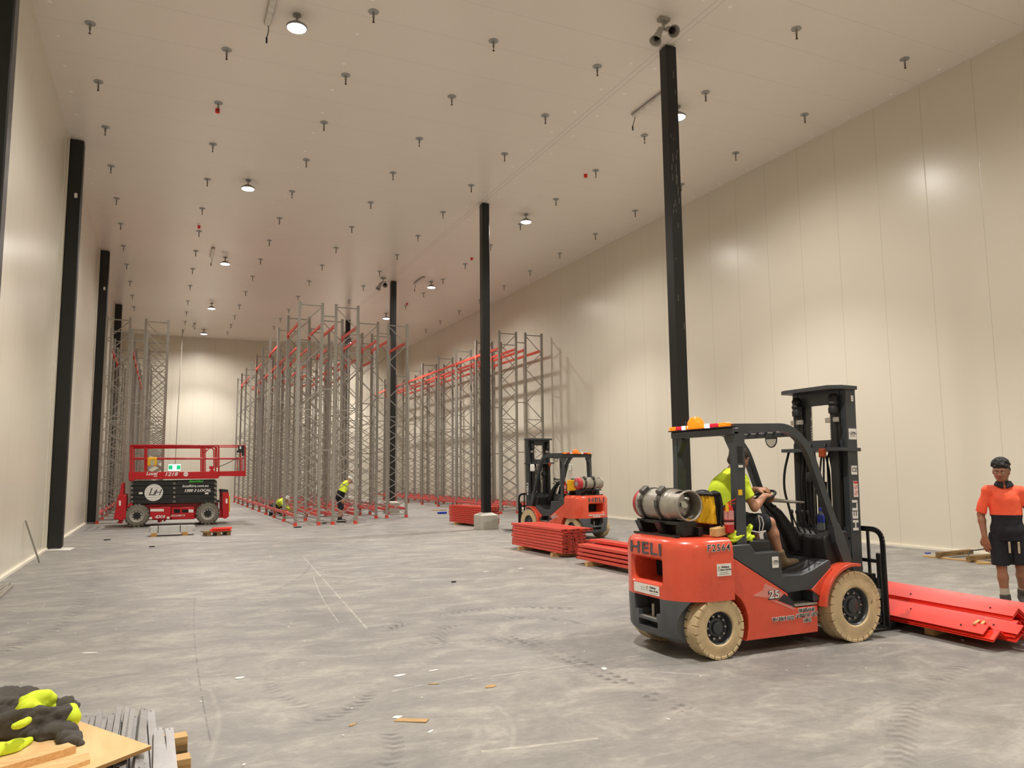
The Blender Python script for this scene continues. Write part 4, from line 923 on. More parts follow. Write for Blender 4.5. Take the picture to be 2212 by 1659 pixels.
# wheels
for (u, v, rr) in ((630, 1118, 128), (1548, 1092, 118)):
    x, z = S(u, v); R_ = .34
    for yf, sd in ((YS, -1), (YW, 1)):
        w = MB(); w.lathe([(.2, -.26), (.26, -.26), (R_-.03, -.25), (R_, -.2), (R_, -.06), (R_-.03, -.01), (.26, 0), (.21, 0), (.19, -.03)], (0, 0, 0), (0, sd, 0), 40, caps=False)
        for k in range(18):
            a = 2*PI*k/18
            for off, hh in ((-.07, 0), (-.19, PI/18)): w.box((math.cos(a+hh)*(R_), sd*off, math.sin(a+hh)*(R_)), (.04, .1, .075), Matrix.Rotation(-(a+hh), 3, 'Y'), ch=.008)
        wo = w.build('tyre', M['tyregrey'], L, loc=(x, yf, R_+.02))
        rm = MB().lathe([(.21, -.01), (.195, -.02), (.16, -.06), (.13, -.05), (.001, -.05)], (0, 0, 0), (0, sd, 0), 32, caps=False); rm.lathe([(.215, -.002), (.195, .002), (.19, -.02)], (0, 0, 0), (0, sd, 0), 32, caps=False)
        ro = rm.build('rim', mat('rim_pale_grey', 'a9a59c', .5), wo)
        hb = MB().lathe([(.1, -.05), (.085, -.02), (.0, -.015)], (0, 0, 0), (0, sd, 0), 20, caps=False)
        for k in range(9): hb.lathe([(.02, 0), (.02, .015)], (.115*math.cos(k*2*PI/9), sd*-.055, .115*math.sin(k*2*PI/9)), (0, sd, 0), 8)
        hb.build('hub', M['black'], wo)
    MB().cyl((x, YS+.2, R_+.02), (x, YW-.2, R_+.02), .09, 14).build('axle', M['blackm'], L)
# end towers
for y0 in (YS+.0, YW-.5):
    t1 = sl([(390, 830), (495, 830), (490, 1130), (440, 1165), (330, 1140), (352, 1040)], y0, y0+.5); bev(t1.build('outrigger_box', sr, L, fix=True), .01)
    sl([(430, 690), (460, 672), (455, 830), (405, 832)], y0+.05, y0+.12).build('bracket_arm', sr, L, fix=True)
    sl([(395, 1160), (440, 1160), (430, 1205), (388, 1200)], y0+.1, y0+.2).build('jack_foot', sr, L, fix=True)
    t2 = sl([(1740, 795), (1740, 1130), (1775, 1140), (1820, 1110), (1822, 800)], y0, y0+.5); bev(t2.build('outrigger_box', sr, L, fix=True), .01)
    sl([(1735, 765), (1735, 795), (1812, 798), (1812, 765)], y0, y0+.5).build('box_lid', M['blackm'], L, fix=True)
sl([(1824, 850), (1838, 850), (1838, 1050), (1824, 1050)], YS+.1, YS+.9).build('yellow_edge_plate', M['yellow'], L, fix=True)
ld(1778, 1802, 880, 940, 'print', 'notice_label', YS-.002); ld(400, 425, 905, 970, 'print', 'notice_label', YS-.002)
sl([(1660, 900), (1700, 895), (1700, 925), (1660, 930)], YS+.05, YS+.3).build('pivot_block', M['blackm'], L, fix=True)
# folded scissor arms: stacked black beams, near and far pair
for yy in (YS+.06, YW-.2):
    for k in range(5):
        v0 = 652+k*58; o = bev(sl([(545+(4-k)*3, v0+8), (545+(4-k)*3, v0+64), (1665, v0+50), (1668, v0-4)], yy+.02*(k % 2), yy+.08+.02*(k % 2)).build('scissor_arm', M['blackm'], L, fix=True), .006)
        if yy < 27.5:
            for u in (565, 1115, 1645):
                x, z = S(u, v0+34); MB().lathe([(.035, 0), (.035, .02), (.02, .022), (.02, .01)], (x, yy+.01, z), (0, -1, 0), 14).build('pivot_pin', M['steel'], o)
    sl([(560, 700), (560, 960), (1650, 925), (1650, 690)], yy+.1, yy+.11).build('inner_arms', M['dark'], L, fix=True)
sl([(600, 655), (600, 690), (1650, 660), (1650, 632)], YS+.1, YW-.2).build('arm_top_rail', M['blackm'], L, fix=True)
# round emblem and lettering on the arms
cx, cz = S(850, 802); em = MB().lathe([(.0, .002), (122*px, .002), (122*px, -.01)], (cx, YS+.052, cz), (0, -1, 0), 48).build('round_emblem', M['print'], L)
for k in range(7):
    zz = cz+(k-3)*34*px; hw = math.sqrt(max(0, (118*px)**2-(zz-cz)**2)); MB().b2((cx-hw, YS+.0485, zz-.004), (cx+hw, YS+.0495, zz+.004)).build('line', M['ink'], em)
for s_, du, dv, h in (('L', -38, 8, 150), ('F', 6, -14, 100), ('H', 44, -2, 130)):
    letters(s_, h*px, M['ink'], em, (cx+du*px, YS+.048, cz+dv*px), (1, 0, 0), shear=.3, bold=-.001)
lt('Electrified', 1395, 655, 44*px, 'green', YS+.04, bold=.004); lt('localhire.com.au', 1388, 716, 50*px, 'print', YS+.04); lt('1300 3 LOCAL', 1415, 775, 54*px, 'print', YS+.04, bold=.004)
ld(657, 705, 797, 822, 'print', 'notice_label', YS+.05); ld(1512, 1558, 800, 822, 'print', 'notice_label', YS+.05)
# platform
pf = sl([(525, 535), (525, 640), (585, 650), (600, 632), (1684, 620), (1684, 528)], YS-.02, YW+.02); bev(pf.build('platform', sr, L, fix=True), .012)
ex = sl([(1684, 528), (1684, 588), (2030, 590), (2030, 520)], YS+.04, YW-.04); ex.build('extension_deck', sr, L, fix=True)
sl([(530, 640), (530, 655), (600, 650), (600, 632)], YS, YS+.2).build('pivot_foot', sr, L, fix=True)
lt('Local', 822, 557, 62*px, 'print', YS-.022, bold=.004); lt('HIRE', 870, 592, 20*px, 'print', YS-.022, bold=.002); lt('1218', 1070, 566, 70*px, 'print', YS-.022, bold=.004, sx=1.25)
e2 = MB().lathe([(0, .002), (33*px, .002), (33*px, 0)], (S(1264, 563)[0], YS-.021, S(1264, 563)[1]), (0, -1, 0), 24).build('small_emblem', M['print'], L)
letters('LH', 40*px, M['scissred'], e2, (S(1264, 563)[0], YS-.0235, S(1264, 563)[1]), (1, 0, 0), shear=.2)
def rail(pts, nm, y, r_=.021): MB().tube(rpath([(S(u, v)[0], y, S(u, v)[1]) for u, v in pts], .07, 4), r_, 8).build(nm, sr, L)
for y in (YS+.02, YW-.02):
    rail([(548, 640), (548, 190), (1690, 190), (1690, 600)], 'guard_rail', y, .024)
    rail([(548, 210), (600, 205), (1640, 205), (1668, 230), (1668, 480)], 'guard_rail', y+.02)
    rail([(560, 357), (1500, 357)], 'mid_rail', y); rail([(1520, 357), (2025, 357)], 'mid_rail', y+.01)
    rail([(1690, 190), (2032, 192), (2032, 590)], 'extension_rail', y+.02); rail([(1990, 365), (1990, 520)], 'extension_post', y+.02, .016)
    for u in (732, 748, 1490, 1512): rail([(u, 205), (u, 530)], 'post', y, .017 if u in (732, 748) else .022)
    rail([(575, 210), (575, 530)], 'post', y, .018); rail([(1512, 290), (1570, 225)], 'rail_brace', y, .014)
for u in (548, 2032): rail([(u, 192), (u, 193)], 'post', YS+.03)
MB().cyl((S(548, 190)[0], YS, S(548, 190)[1]), (S(548, 190)[0], YW, S(548, 190)[1]), .022, 8).build('end_rail', sr, L)
MB().cyl((S(548, 357)[0], YS, S(548, 357)[1]), (S(548, 357)[0], YW, S(548, 357)[1]), .022, 8).build('end_rail', sr, L)
MB().cyl((S(2032, 192)[0], YS+.04, S(2032, 192)[1]), (S(2032, 192)[0], YW-.04, S(2032, 192)[1]), .022, 8).build('end_rail', sr, L)
for u0, u1 in ((1165, 1290), (1300, 1405), (1412, 1580)): sl([(u0, 205), (u0+8, 232), (u1, 232), (u1, 205)], YS+.04, YS+.05).build('rail_sign', sr, L, fix=True)
yb = SDF((S(760, 0)[0], YS-.12, S(0, 470)[1]), (S(910, 0)[0], YS+.12, S(0, 330)[1]), .012)
x0, z1 = S(778, 352); x1, z0 = S(888, 455)
yb.cap((x0+.04, YS-.03, z1-.04), (x1-.04, YS-.03, z1-.04), .06, k=.02).cap((x0+.045, YS-.03, z1-.04), (x0+.045, YS-.03, z0+.04), .06, k=.02).cap((x1-.045, YS-.03, z1-.04), (x1-.045, YS-.03, z0+.04), .06, k=.02).cap((x0+.1, YS-.02, z0+.08), (x1-.1, YS-.02, z1-.1), .06, k=.02)
yb.build('manual_pouch', M['yellow'], L)
sl([(805, 385), (860, 385), (860, 445), (805, 450)], YS-.105, YS-.095).build('pouch_window', mat('pouch_window_grey', 'b0a890', .4), L, fix=True)
cb = sl([(1940, 190), (1940, 255), (1925, 258), (1925, 282), (1990, 285), (1990, 330), (2012, 330), (2015, 200)], YS-.1, YS+.12); bev(cb.build('control_box', M['black'], L, fix=True), .01)
sl([(1955, 205), (1955, 240), (1975, 240), (1975, 205)], YS-.108, YS-.1).build('control_face', M['print'], L, fix=True)
MB().tube(rpath([(S(1935, 345)[0], YS, S(1935, 345)[1]), (S(1850, 400)[0], YS+.02, S(1850, 400)[1]), (S(1765, 440)[0], YS+.03, S(1765, 440)[1]), (S(1700, 465)[0], YS+.05, S(1700, 465)[1])], .1, 4), .012, 6).build('control_cable', M['black'], L)
sl([(1570, 460), (1570, 495), (1590, 500), (1570, 530), (1640, 530), (1615, 500), (1630, 495), (1630, 460)], YS+.02, YS+.2).build('rail_bracket', sr, L, fix=True)
for u, v in ((915, 1165), (990, 1150)): sl([(u-18, v-15), (u-14, v+28), (u+14, v+28), (u+18, v-15)], YS+.3, YS+.4).build('frame_lug', sr, L, fix=True)
sl([(505, 985), (540, 935), (575, 940), (580, 985)], YS+.04, YS+.16).build('hinge_bracket', sr, L, fix=True)
# ------------------------------------------------------------------ bundles on the floor in front of the lift
def channel_mesh(L_, w=.05, h=.03, t=.003, end=True):
    m = MB(); m.prism([(-w/2, 0), (-w/2, h), (w/2, h), (w/2, 0), (w/2-t, 0), (w/2-t, h-t), (-w/2+t, h-t), (-w/2+t, 0)], 'xz', -L_/2, L_/2)
    return m
base = atz(368, 1158, 0); base.y += .3
for k, dx in enumerate((-.4, .36)):
    b_ = MB().b2((-.07, -.3, 0), (.07, .3, .09)).build('timber_bearer', M['woody'], loc=(base.x+dx, base.y, 0)); tag(b_, ['timber bearer under the left end of the silver brace bundle', 'timber bearer under the right end of the silver brace bundle'][k], 'timber bearer', 'bearers under the silver bundle')
tm = MB().prism([(-.025, 0), (-.025, .04), (.025, .04), (.025, 0), (.02, 0), (.02, .035), (-.02, .035), (-.02, 0)], 'yz', -.54, .54).mesh('brace_channel', M['bright'])
rg = random.Random(3)
for j in range(4):
    for i in range(8-j):
        o = place('steel_brace', tm, None, (base.x+.04+rg.uniform(-.05, .05), base.y-.24+i*.062+j*.03, .09+j*.042), (0, 0, rg.uniform(-.01, .01)))
        tag(o, 'shiny silver steel brace, %s from the front in the %s layer of the bundle' % (nth(i+1), ['bottom', 'second', 'third', 'top'][j]), 'steel brace', 'silver braces bundled before the scissor lift')
for dx in (-.3, .24):
    o = MB().tube([(base.x+dx, base.y-.27, .09), (base.x+dx, base.y-.275, .27), (base.x+dx, base.y+.24, .27), (base.x+dx, base.y+.26, .09)], .008, 6).build('packing_strap', M['black']); tag(o, 'black strap around the %s half of the silver brace bundle' % ('left' if dx < 0 else 'right'), 'strap')
pb = atz(470, 1158, 0)
pal = empty('timber_pallet', (pb.x, pb.y+.35, 0), R(8), 'small timber pallet with red brackets, right of the silver bundle', 'pallet')
for dx in (-.25, 0, .25): MB().b2((dx-.05, -.28, 0), (dx+.05, .28, .09)).build('bearer', M['woodold'], pal)
for k in range(5): MB().b2((-.36, -.28+k*.12, .09), (.32, -.2+k*.12, .115)).build('slat', M['woodold'], pal)
for k in range(6):
    o = MB().prism([(-.03, 0), (-.03, .012), (-.006, .05), (.006, .05), (.03, .012), (.03, 0), (.004, .04), (-.004, .04)], 'yz', -.22, .28).build('red_bracket', M['chevron'], loc=(pb.x+.04+.02*(k % 3), pb.y+.1+.075*(k % 5), .117+.055*(k//5)), rot=(0, 0, R(8)))
    tag(o, 'red folded steel bracket on the small pallet, %s from the front' % nth(k+1) if k < 5 else 'red folded steel bracket lying on top of the others on the small pallet', 'steel bracket', 'red brackets on the small pallet')
# ------------------------------------------------------------------ stacks of orange rack beams
def stack_beam(L_):
    r = MB(); r.b2((-.06, -L_/2+.01, 0), (.06, L_/2-.01, .048), ch=.006); r.b2((-.058, -L_/2+.12, .046), (-.02, L_/2-.12, .0515))
    bm_ = r.mesh('beam', M['orange']); p = MB()
    p.box((0, 0, .024), (.13, .006, .05)).box((-.064, .02, .024), (.004, .045, .05)).box((.02, -.004, .024), (.03, .006, .02), mi=1)
    for x in (-.05, -.02, .045): p.box((x, -.0045, .024), (.012, .003, .022), mi=1)
    pm = p.mesh('end_plate', [M['orange'], M['dark']]); return bm_, pm
def beam_stack(x, y, rz, L_, nc, nl, pitch, z0, what, grp, seed=1, missing=()):
    bm_, pm = stack_beam(L_); rg = random.Random(seed); proto = None; q = Matrix.Rotation(rz, 3, 'Z')
    for j in range(nl):
        for i in range(nc):
            if (i, j) in missing: continue
            p = q @ V(i*.135+rg.uniform(-.008, .008), rg.uniform(-.03, .03), 0)
            if proto is None:
                proto = place('rack_beam', bm_); place('end_plate', pm, proto, (0, -L_/2, 0)); place('end_plate', pm, proto, (0, L_/2, 0), (0, 0, PI)); o = proto
            else: o = copy_tree(proto)
            o.location = (x+p.x, y+p.y, z0+j*pitch); o.rotation_euler = (0, 0, rz+rg.uniform(-.004, .004))
            tag(o, 'orange rack beam, %s from the left, %s from the bottom in the %s stack' % (nth(i+1), nth(j+1), what), 'rack beam', grp)
    for k, dy in enumerate((-L_*.36, L_*.3)):
        p = q @ V(.2, dy, 0); w = .14+nc*.135
        o = MB().b2((-w/2, -.045, 0), (w/2, .045, z0-.003)).build('timber_bearer', M['wood'], loc=(x+(nc-1)*.0675+(q @ V(0, dy, 0)).x, y+(q @ V(0, dy, 0)).y, 0), rot=(0, 0, rz))
        tag(o, 'timber bearer under the %s end of the %s beam stack' % (['near', 'far'][k], what), 'timber bearer', 'bearers under the beam stacks')
beam_stack(6.97, 14.06, R(1), 2.2, 5, 8, .0585, .075, 'tall nearest', 'orange beams in the tall stack', 2, {(4, 6), (4, 5), (4, 4)})
beam_stack(6.84, 11.0, R(0), 2.3, 4, 5, .07, .08, 'low', 'orange beams in the low stack behind the forklift', 3, {(0, 4), (1, 4)})
beam_stack(8.52, 22.0, R(9), 2.1, 4, 9, .0585, .07, 'far', 'orange beams in the far stack behind the pedestal', 4)
# ------------------------------------------------------------------ people
def hand_prims(s, wrist, d, palm, side, grip=.35, sc=1.0):
    """palm, thumb from the side of the palm, four unequal bent fingers. d: towards the fingertips, palm: way the palm faces, side: +-1 picks the thumb side"""
    d = Vector(d).normalized(); p = Vector(palm); p = (p-d*p.dot(d)).normalized(); t = d.cross(p)*side
    w = Vector(wrist); L_ = .085*sc
    s.cap(w, w+d*.03*sc, .026*sc, .03*sc, k=.01, flat=(p, .62))
    for k in range(4):
        b0 = w+d*.02*sc+t*(.014-.011*k)*sc; b1 = w+d*L_+t*(.03-.02*k)*sc; s.cap(b0, b1, .016*sc, .0125*sc, k=.008)
        ln = (.036, .042, .039, .03)[k]*sc; a = 0; q = b1
        for seg, f in enumerate((1, .72, .55)):
            a += grip*(1.0 if seg else .8); dd = d*math.cos(a)+p*math.sin(a); q2 = q+dd*ln*f; s.cap(q, q2, (.0105-.0012*seg)*sc, (.0098-.0012*seg)*sc, k=.004); q = q2
    tb = w+d*.03*sc+t*.026*sc; t1 = tb+(d*.75+t*.62+p*.25).normalized()*.042*sc; t2 = t1+(d*.85+t*.15+p*(.3+grip*.5)).normalized()*.036*sc
    s.cap(tb, t1, .0155*sc, .0125*sc, k=.008); s.cap(t1, t2, .012*sc, .0095*sc, k=.004)
def head_prims(s, H_, fw, up, neck):
    fw = Vector(fw).normalized(); up = Vector(up); up = (up-fw*up.dot(fw)).normalized(); rt = fw.cross(up)
    m = Matrix((rt, fw, up)).transposed()
    P = lambda x, y, z: Vector(H_)+rt*x+fw*y+up*z
    s.cap(neck, P(0, -.02, -.07), .062, .055, k=.02)
    s.ell(P(0, -.012, .03), (.076, .094, .088), .02, m); s.ell(P(0, .018, -.03), (.062, .072, .08), .025, m); s.ell(P(0, .045, -.088), (.032, .034, .026), .025, m)
    for a in (-1, 1): s.ell(P(a*.038, .055, -.028), (.024, .022, .02), .02, m); s.cap(P(a*.05, 0, -.06), P(a*.02, .05, -.09), .024, .018, k=.02); s.ell(P(a*.078, -.008, -.012), (.012, .022, .034), .008, m)
    s.cap(P(-.04, .078, .022), P(.04, .078, .022), .012, k=.014)
    for a in (-1, 1): s.ell(P(a*.031, .087, .002), (.02, .014, .012), .01, m, sub=True)
    s.cap(P(0, .08, .012), P(0, .1, -.028), .008, .0135, k=.01)
    for a in (-1, 1): s.ell(P(a*.012, .09, -.032), (.009, .01, .008), .006, m)
    s.ell(P(0, .08, -.052), (.026, .014, .007), .006, m); s.ell(P(0, .078, -.064), (.022, .013, .007), .006, m)
    return P, m
def face_parts(body, P, m, brow='hair'):
    for a in (-1, 1):
        e = MB().ell(P(a*.031, .072, .001), (.0135, .0125, .0095), 14, rot=m).build('eye', M['eyewhite'], body)
        MB().ell(P(a*.031, .0825, .0), (.0055, .003, .0055), 10, rot=m).build('iris', M['ink'], e)
        MB().tube([P(a*.014, .091, .02), P(a*.03, .092, .026), P(a*.05, .078, .02)], [.003, .0042, .002], 6).build('eyebrow', M[brow], body)
    MB().tube([P(-.024, .087, -.0575), P(-.01, .0945, -.056), P(0, .095, -.0575), P(.01, .0945, -.056), P(.024, .087, -.0575)], [.002, .0055, .005, .0055, .002], 6).build('lips', M['lip'], body)
M['eyewhite'] = mat('eye_white', 'd8d2ca', .3, var=0); M['lip'] = mat('lips', '8e4f42', .5, var=.03)
def limb(s, a, b, c, r0, r1, r2, r3, k=.02):
    a, b, c = Vector(a), Vector(b), Vector(c); s.cap(a, b, r0, r1, k=k); m_ = b+(c-b)*.3; s.cap(b, m_, r1, r2, k=k); s.cap(m_, c, r2, r3, k=k)
def bbox(J, pad=.16):
    A = np.array([tuple(v) for v in J.values()]); return A.min(0)-pad, A.max(0)+pad
def person(name_loc, rz, label, J, res, skin, hands, face=True, hw=.0):
    """J: joints in the person's own frame"""
    J = {k: Vector(v) for k, v in J.items()}; r = empty('person', name_loc, rz, label, 'person')
    lo, hi = bbox({k: v for k, v in J.items() if k not in ('fw', 'up')}, .2)
    s = SDF(lo, hi, res)
    s.cap(J['pelvis'], (J['pelvis']+J['chest'])/2, .098, .1, k=.04, flat=(J['front'], .8)); s.cap((J['pelvis']+J['chest'])/2, J['chest'], .1, .125, k=.04, flat=(J['front'], .78))
    s.cap(J['shR'], J['shL'], .055, k=.04); s.cap(J['chest'], J['neck'], .085, .06, k=.04); s.cap(J['hipR'], J['hipL'], .072, k=.03)
    for q in 'RL':
        limb(s, J['sh'+q], J['el'+q], J['wr'+q], .05, .038, .04, .029)
        limb(s, J['hip'+q], J['kn'+q], J['an'+q], .074, .05, .054, .036, k=.025)
        s.cap(J['an'+q], J['toe'+q], .034, .022, k=.015)
        hd, hp, hs, hg = hands[q]; hand_prims(s, J['wr'+q], hd, hp, hs, hg, 1.12 if res < .012 else 1.25)
    P, m = head_prims(s, J['head'], J['fw'], J['up'], J['neck'])
    del J['front']
    b = s.build('body', M[skin], r)
    if face: face_parts(b, P, m, 'hair' if skin == 'skin' else 'hairb')
    return r, b, P, m, J
def cloth_sdf(J, res, pad=.2):
    lo, hi = bbox({k: v for k, v in J.items() if k not in ('fw', 'up')}, pad); return SDF(lo, hi, res)
def boots(r, J, mt, res, h=.12, sock='sock'):
    for q in 'RL':
        a, t = J['an'+q], J['toe'+q]; s = SDF(np.minimum(a, t)-.14, np.maximum(a, t)+.2, res); kn = J['kn'+q]; u = (kn-a).normalized(); f = (t-a); f = (f-u*f.dot(u)).normalized()
        heel = a-f*.045-u*.055
        s.cap(a+u*.07, a-u*.02, .056, .055, k=.02).cap(a-u*.03, t, .055, .045, k=.03, flat=(u, .85)).cap(heel, t-u*.0, .045, .046, k=.02)
        s.cut(a+u*.09, u).cut(a-u*.085, -u); o = s.build('boot', M[mt], r)
        MB().loft([[a+u*(.08+dh)+(Vector((math.cos(w), math.sin(w), 0))*rr) for w in [2*PI*k/16 for k in range(16)]] for dh, rr in ((0, .05), (.05, .047), (.1, .046))], caps=False).build('sock', M[sock], r) if sock else None
# ---- standing man in the orange shirt: his frame looks towards -y
def standing():
    J = dict(pelvis=(0, 0, .9), chest=(0, .0, 1.24), neck=(0, .0, 1.42), head=(-.02, -.05, 1.585), shR=(-.155, .01, 1.355), shL=(.155, .01, 1.345), elR=(-.25, .03, 1.08), elL=(.25, .04, 1.075),
             wrR=(-.235, -.05, .835), wrL=(.24, -.02, .83), hipR=(-.09, 0, .88), hipL=(.09, 0, .88), knR=(-.09, -.06, .49), knL=(.1, -.02, .5), anR=(-.075, -.06, .095), anL=(.12, .16, .15),
             toeR=(-.085, -.215, .045), toeL=(.14, .05, .06), fw=(-.28, -1, -.22), up=(0, -.1, 1), front=(0, -1, 0))
    P0 = atz(2190, 1318, 0)
    r, b, P, m, J = person((P0.x, P0.y, 0), R(-52), 'curly haired man in an orange and navy work shirt walking at the right edge', J, .0085, 'skin', {'R': ((.12, -.1, -1), (.5, .85, 0), -1, .28), 'L': ((-.1, -.1, -1), (-.5, .85, 0), 1, .28)})
    b.location.z = 0
    sh = cloth_sdf(J, .009)
    sh.cap(J['pelvis']-V(0, 0, .16), J['pelvis'], .160, .160, k=.03, flat=((0, 1, 0), .86)); sh.cap(J['pelvis'], J['chest'], .163, .158, k=.05, flat=((0, 1, 0), .82)); sh.cap(J['shR'], J['shL'], .07, k=.03); sh.cap(J['chest'], J['neck']-V(0, 0, .02), .1, .066, k=.04)
    for q in 'RL':
        d = (J['el'+q]-J['sh'+q]); sh.cap(J['sh'+q], J['sh'+q]+d*1.15, .068, .064, k=.01)
    sh.folds(.007, 15, 4)
    for a in (-1, 1): sh.cap((a*.185, .03, .98), (a*.172, .02, 1.22), .022, .006, k=.006, sub=True, flat=((0, 1, 0), 6))
    for q in 'RL': d = (J['el'+q]-J['sh'+q]); sh.cutbox(J['sh'+q]+d*.93, d, J['sh'+q]+d*1.15, .13)
    sh.cut((0, 0, .79), (0, 0, -1)).cut((0, 0, 1.46), (0, 0, 1))
    def two(C): return ((C[:, 2] < 1.085) & ((np.abs(C[:, 0]) < .178) | (C[:, 2] < 1.0))).astype(int)
    sh.build('work_shirt', [M['hivorange'], M['navy']], r, pick=two)
    c = SDF((-.2, -.2, 1.33), (.2, .2, 1.52), .006)
    for a in np.linspace(0.3, 2*PI-.3, 40): c.cap((.084*math.sin(a), -.08*math.cos(a), 1.425), (.068*math.sin(a), -.066*math.cos(a), 1.462), .014, .010, k=.01)
    for a in (-1, 1): c.cap((a*.02, -.095, 1.40), (a*.075, -.06, 1.42), .014, .012, k=.01)
    c.build('collar', M['navy'], r)
    so = cloth_sdf(J, .009); so.cap(J['pelvis']-V(0, 0, .05), J['pelvis']-V(0, 0, .08), .14, .14, k=.05, flat=((0, 1, 0), .8)); so.cap(J['hipR']-V(0, 0, .05), J['hipL']-V(0, 0, .05), .095, k=.03)
    for q in 'RL': so.cap(J['hip'+q]-V(0, 0, .06), J['kn'+q]-V(0, 0, .03), .098, .096, k=.02)
    so.folds(.006, 14, 6)
    for q in 'RL': so.cutbox(J['kn'+q]+V(0, 0, .02), (0, 0, -1), J['kn'+q]-V(0, 0, .08), .17)
    so.cut((0, 0, .88), (0, 0, 1)); so.build('shorts', M['navy'], r)
    for x in (-.005, .085): MB().box((x, -.152, .72), (.022, .012, .13), (R(4), 0, R(3)), ch=.004).build('drawstring' if x < 9 else 'tab', mat('pale_webbing', 'b5aa92', .8), r)
    boots(r, J, 'boot', .0085)
    h = SDF(np.array(P(0, 0, 0))-.2, np.array(P(0, 0, 0))+.22, .007)
    h.ell(P(0, -.02, .07), (.086, .1, .082), .02, m).ell(P(0, -.05, .01), (.09, .075, .075), .02, m)
    rg = random.Random(2)
    for k in range(110):
        a, e = rg.uniform(0, 2*PI), rg.uniform(-.1, 1.5); q = P(.087*math.cos(a)*math.cos(e), -.02+.095*math.sin(a)*math.cos(e), .068+.083*math.sin(e)); h.ell(q, (.016, .016, .015), .006)
    h.ell(P(0, .1, -.01), (.08, .07, .055), .012, m, sub=True); h.build('hair', M['hair'], r)
    return r
standing()
# ---- driver: frame of the truck, looks towards +x
def driver():
    J = dict(pelvis=(.47, 0, 1.12), chest=(.53, 0, 1.43), neck=(.64, 0, 1.60), head=(.745, 0, 1.745), shR=(.585, -.18, 1.53), shL=(.64, .16, 1.50), elR=(.69, -.25, 1.275), elL=(.80, .23, 1.33), wrR=(.925, -.13, 1.375), wrL=(1.0, .07, 1.435),
             hipR=(.5, -.1, 1.12), hipL=(.5, .1, 1.12), knR=(.94, -.17, 1.12), knL=(.95, .13, 1.13), anR=(1.06, -.17, .76), anL=(1.08, .13, .77), toeR=(1.22, -.19, .715), toeL=(1.25, .13, .72), fw=(1, -.04, -.3), up=(.2, 0, 1), front=(1, 0, -.2))
    r, b, P, m, J = person((4.476, 6.02, 0), 0, 'driver in a yellow shirt and dark shorts seated in the forklift', J, .0085, 'skin2', {'R': ((.9, .3, .1), (.1, .15, -1), 1, .75), 'L': ((.6, -.75, .0), (.3, .1, -1), -1, .75)})
    sh = cloth_sdf(J, .009); sh.cap(J['pelvis']-V(.01, 0, .04), J['chest'], .15, .155, k=.06, flat=((1, 0, -.2), .84)); sh.cap(J['chest'], J['neck']-V(.02, 0, .02), .12, .08, k=.05); sh.cap(J['shR'], J['shL'], .08, k=.06)
    for q in 'RL': d = (J['el'+q]-J['sh'+q]); sh.cap(J['sh'+q], J['sh'+q]+d*.9, .068, .064, k=.04)
    sh.folds(.008, 14, 9)
    for q in 'RL': d = (J['el'+q]-J['sh'+q]); sh.cutbox(J['sh'+q]+d*.64, d, J['sh'+q]+d*.95, .12)
    n_ = (J['head']-J['neck']); sh.cut(J['neck']+V(.0, 0, .02), n_)
    o = sh.build('work_shirt', M['hivis'], r)
    so = cloth_sdf(J, .009); so.cap(J['hipR'], J['hipL'], .125, k=.05).cap(J['pelvis'], J['pelvis']-V(0, 0, .02), .15, k=.05)
    for q in 'RL': so.cap(J['hip'+q], J['kn'+q]+V(.02, 0, 0), .108, .085, k=.025)
    so.folds(.006, 15, 3)
    for q in 'RL': d = J['kn'+q]-J['hip'+q]; so.cutbox(J['hip'+q]+d*.93, d, J['kn'+q]+V(.02, 0, 0), .12)
    so.cut((0, 0, .985), (0, 0, -1)).cut((0, 0, 1.24), (0, 0, 1)); o = so.build('shorts', M['navy'], r)
    lt_ = MB(); kx, ky, kz = J['knR']
    lt_.tube([(.72, -.262, 1.2), (.73, -.268, 1.12), (.72, -.262, 1.04), (.76, -.265, 1.06), (.775, -.268, 1.12), (.76, -.262, 1.18), (.72, -.262, 1.2)], .006, 6); lt_.tube([(.62, -.258, 1.06), (.72, -.262, 1.04), (.80, -.262, 1.05)], .008, 6); lt_.build('shorts_print', M['print'], o)
    boots(r, J, 'boottan', .0085, sock=None)
    h = SDF(np.array(P(0, 0, 0))-.2, np.array(P(0, 0, 0))+.2, .007); h.ell(P(0, -.018, .045), (.084, .1, .08), .02, m).ell(P(0, -.06, -.02), (.072, .055, .07), .02, m); h.wave(.0025, 60, 4)
    h.ell(P(0, .1, -.02), (.09, .075, .07), .01, m, sub=True); h.build('hair', M['hairb'], r)
    rd = MB(); rd.tube([P(.081, .03, -.0), P(.088, -.02, .008), P(.0, -.112, .02), P(-.088, -.02, .008), P(-.081, .03, -.0)], .005, 6); rd.build('cap_band', M['black'], r)
driver()
# mirror stalk and belt reel ahead of the driver's chin belong to the truck
MB().b2((.93, .2, 1.62), (.97, .3, 1.75), ch=.02).tube([(.95, .25, 1.63), (.93, .3, 1.5), (.96, .42, 1.2), (1.0, .44, .98)], .012, 7).build('side_mirror', M['black'], T1)
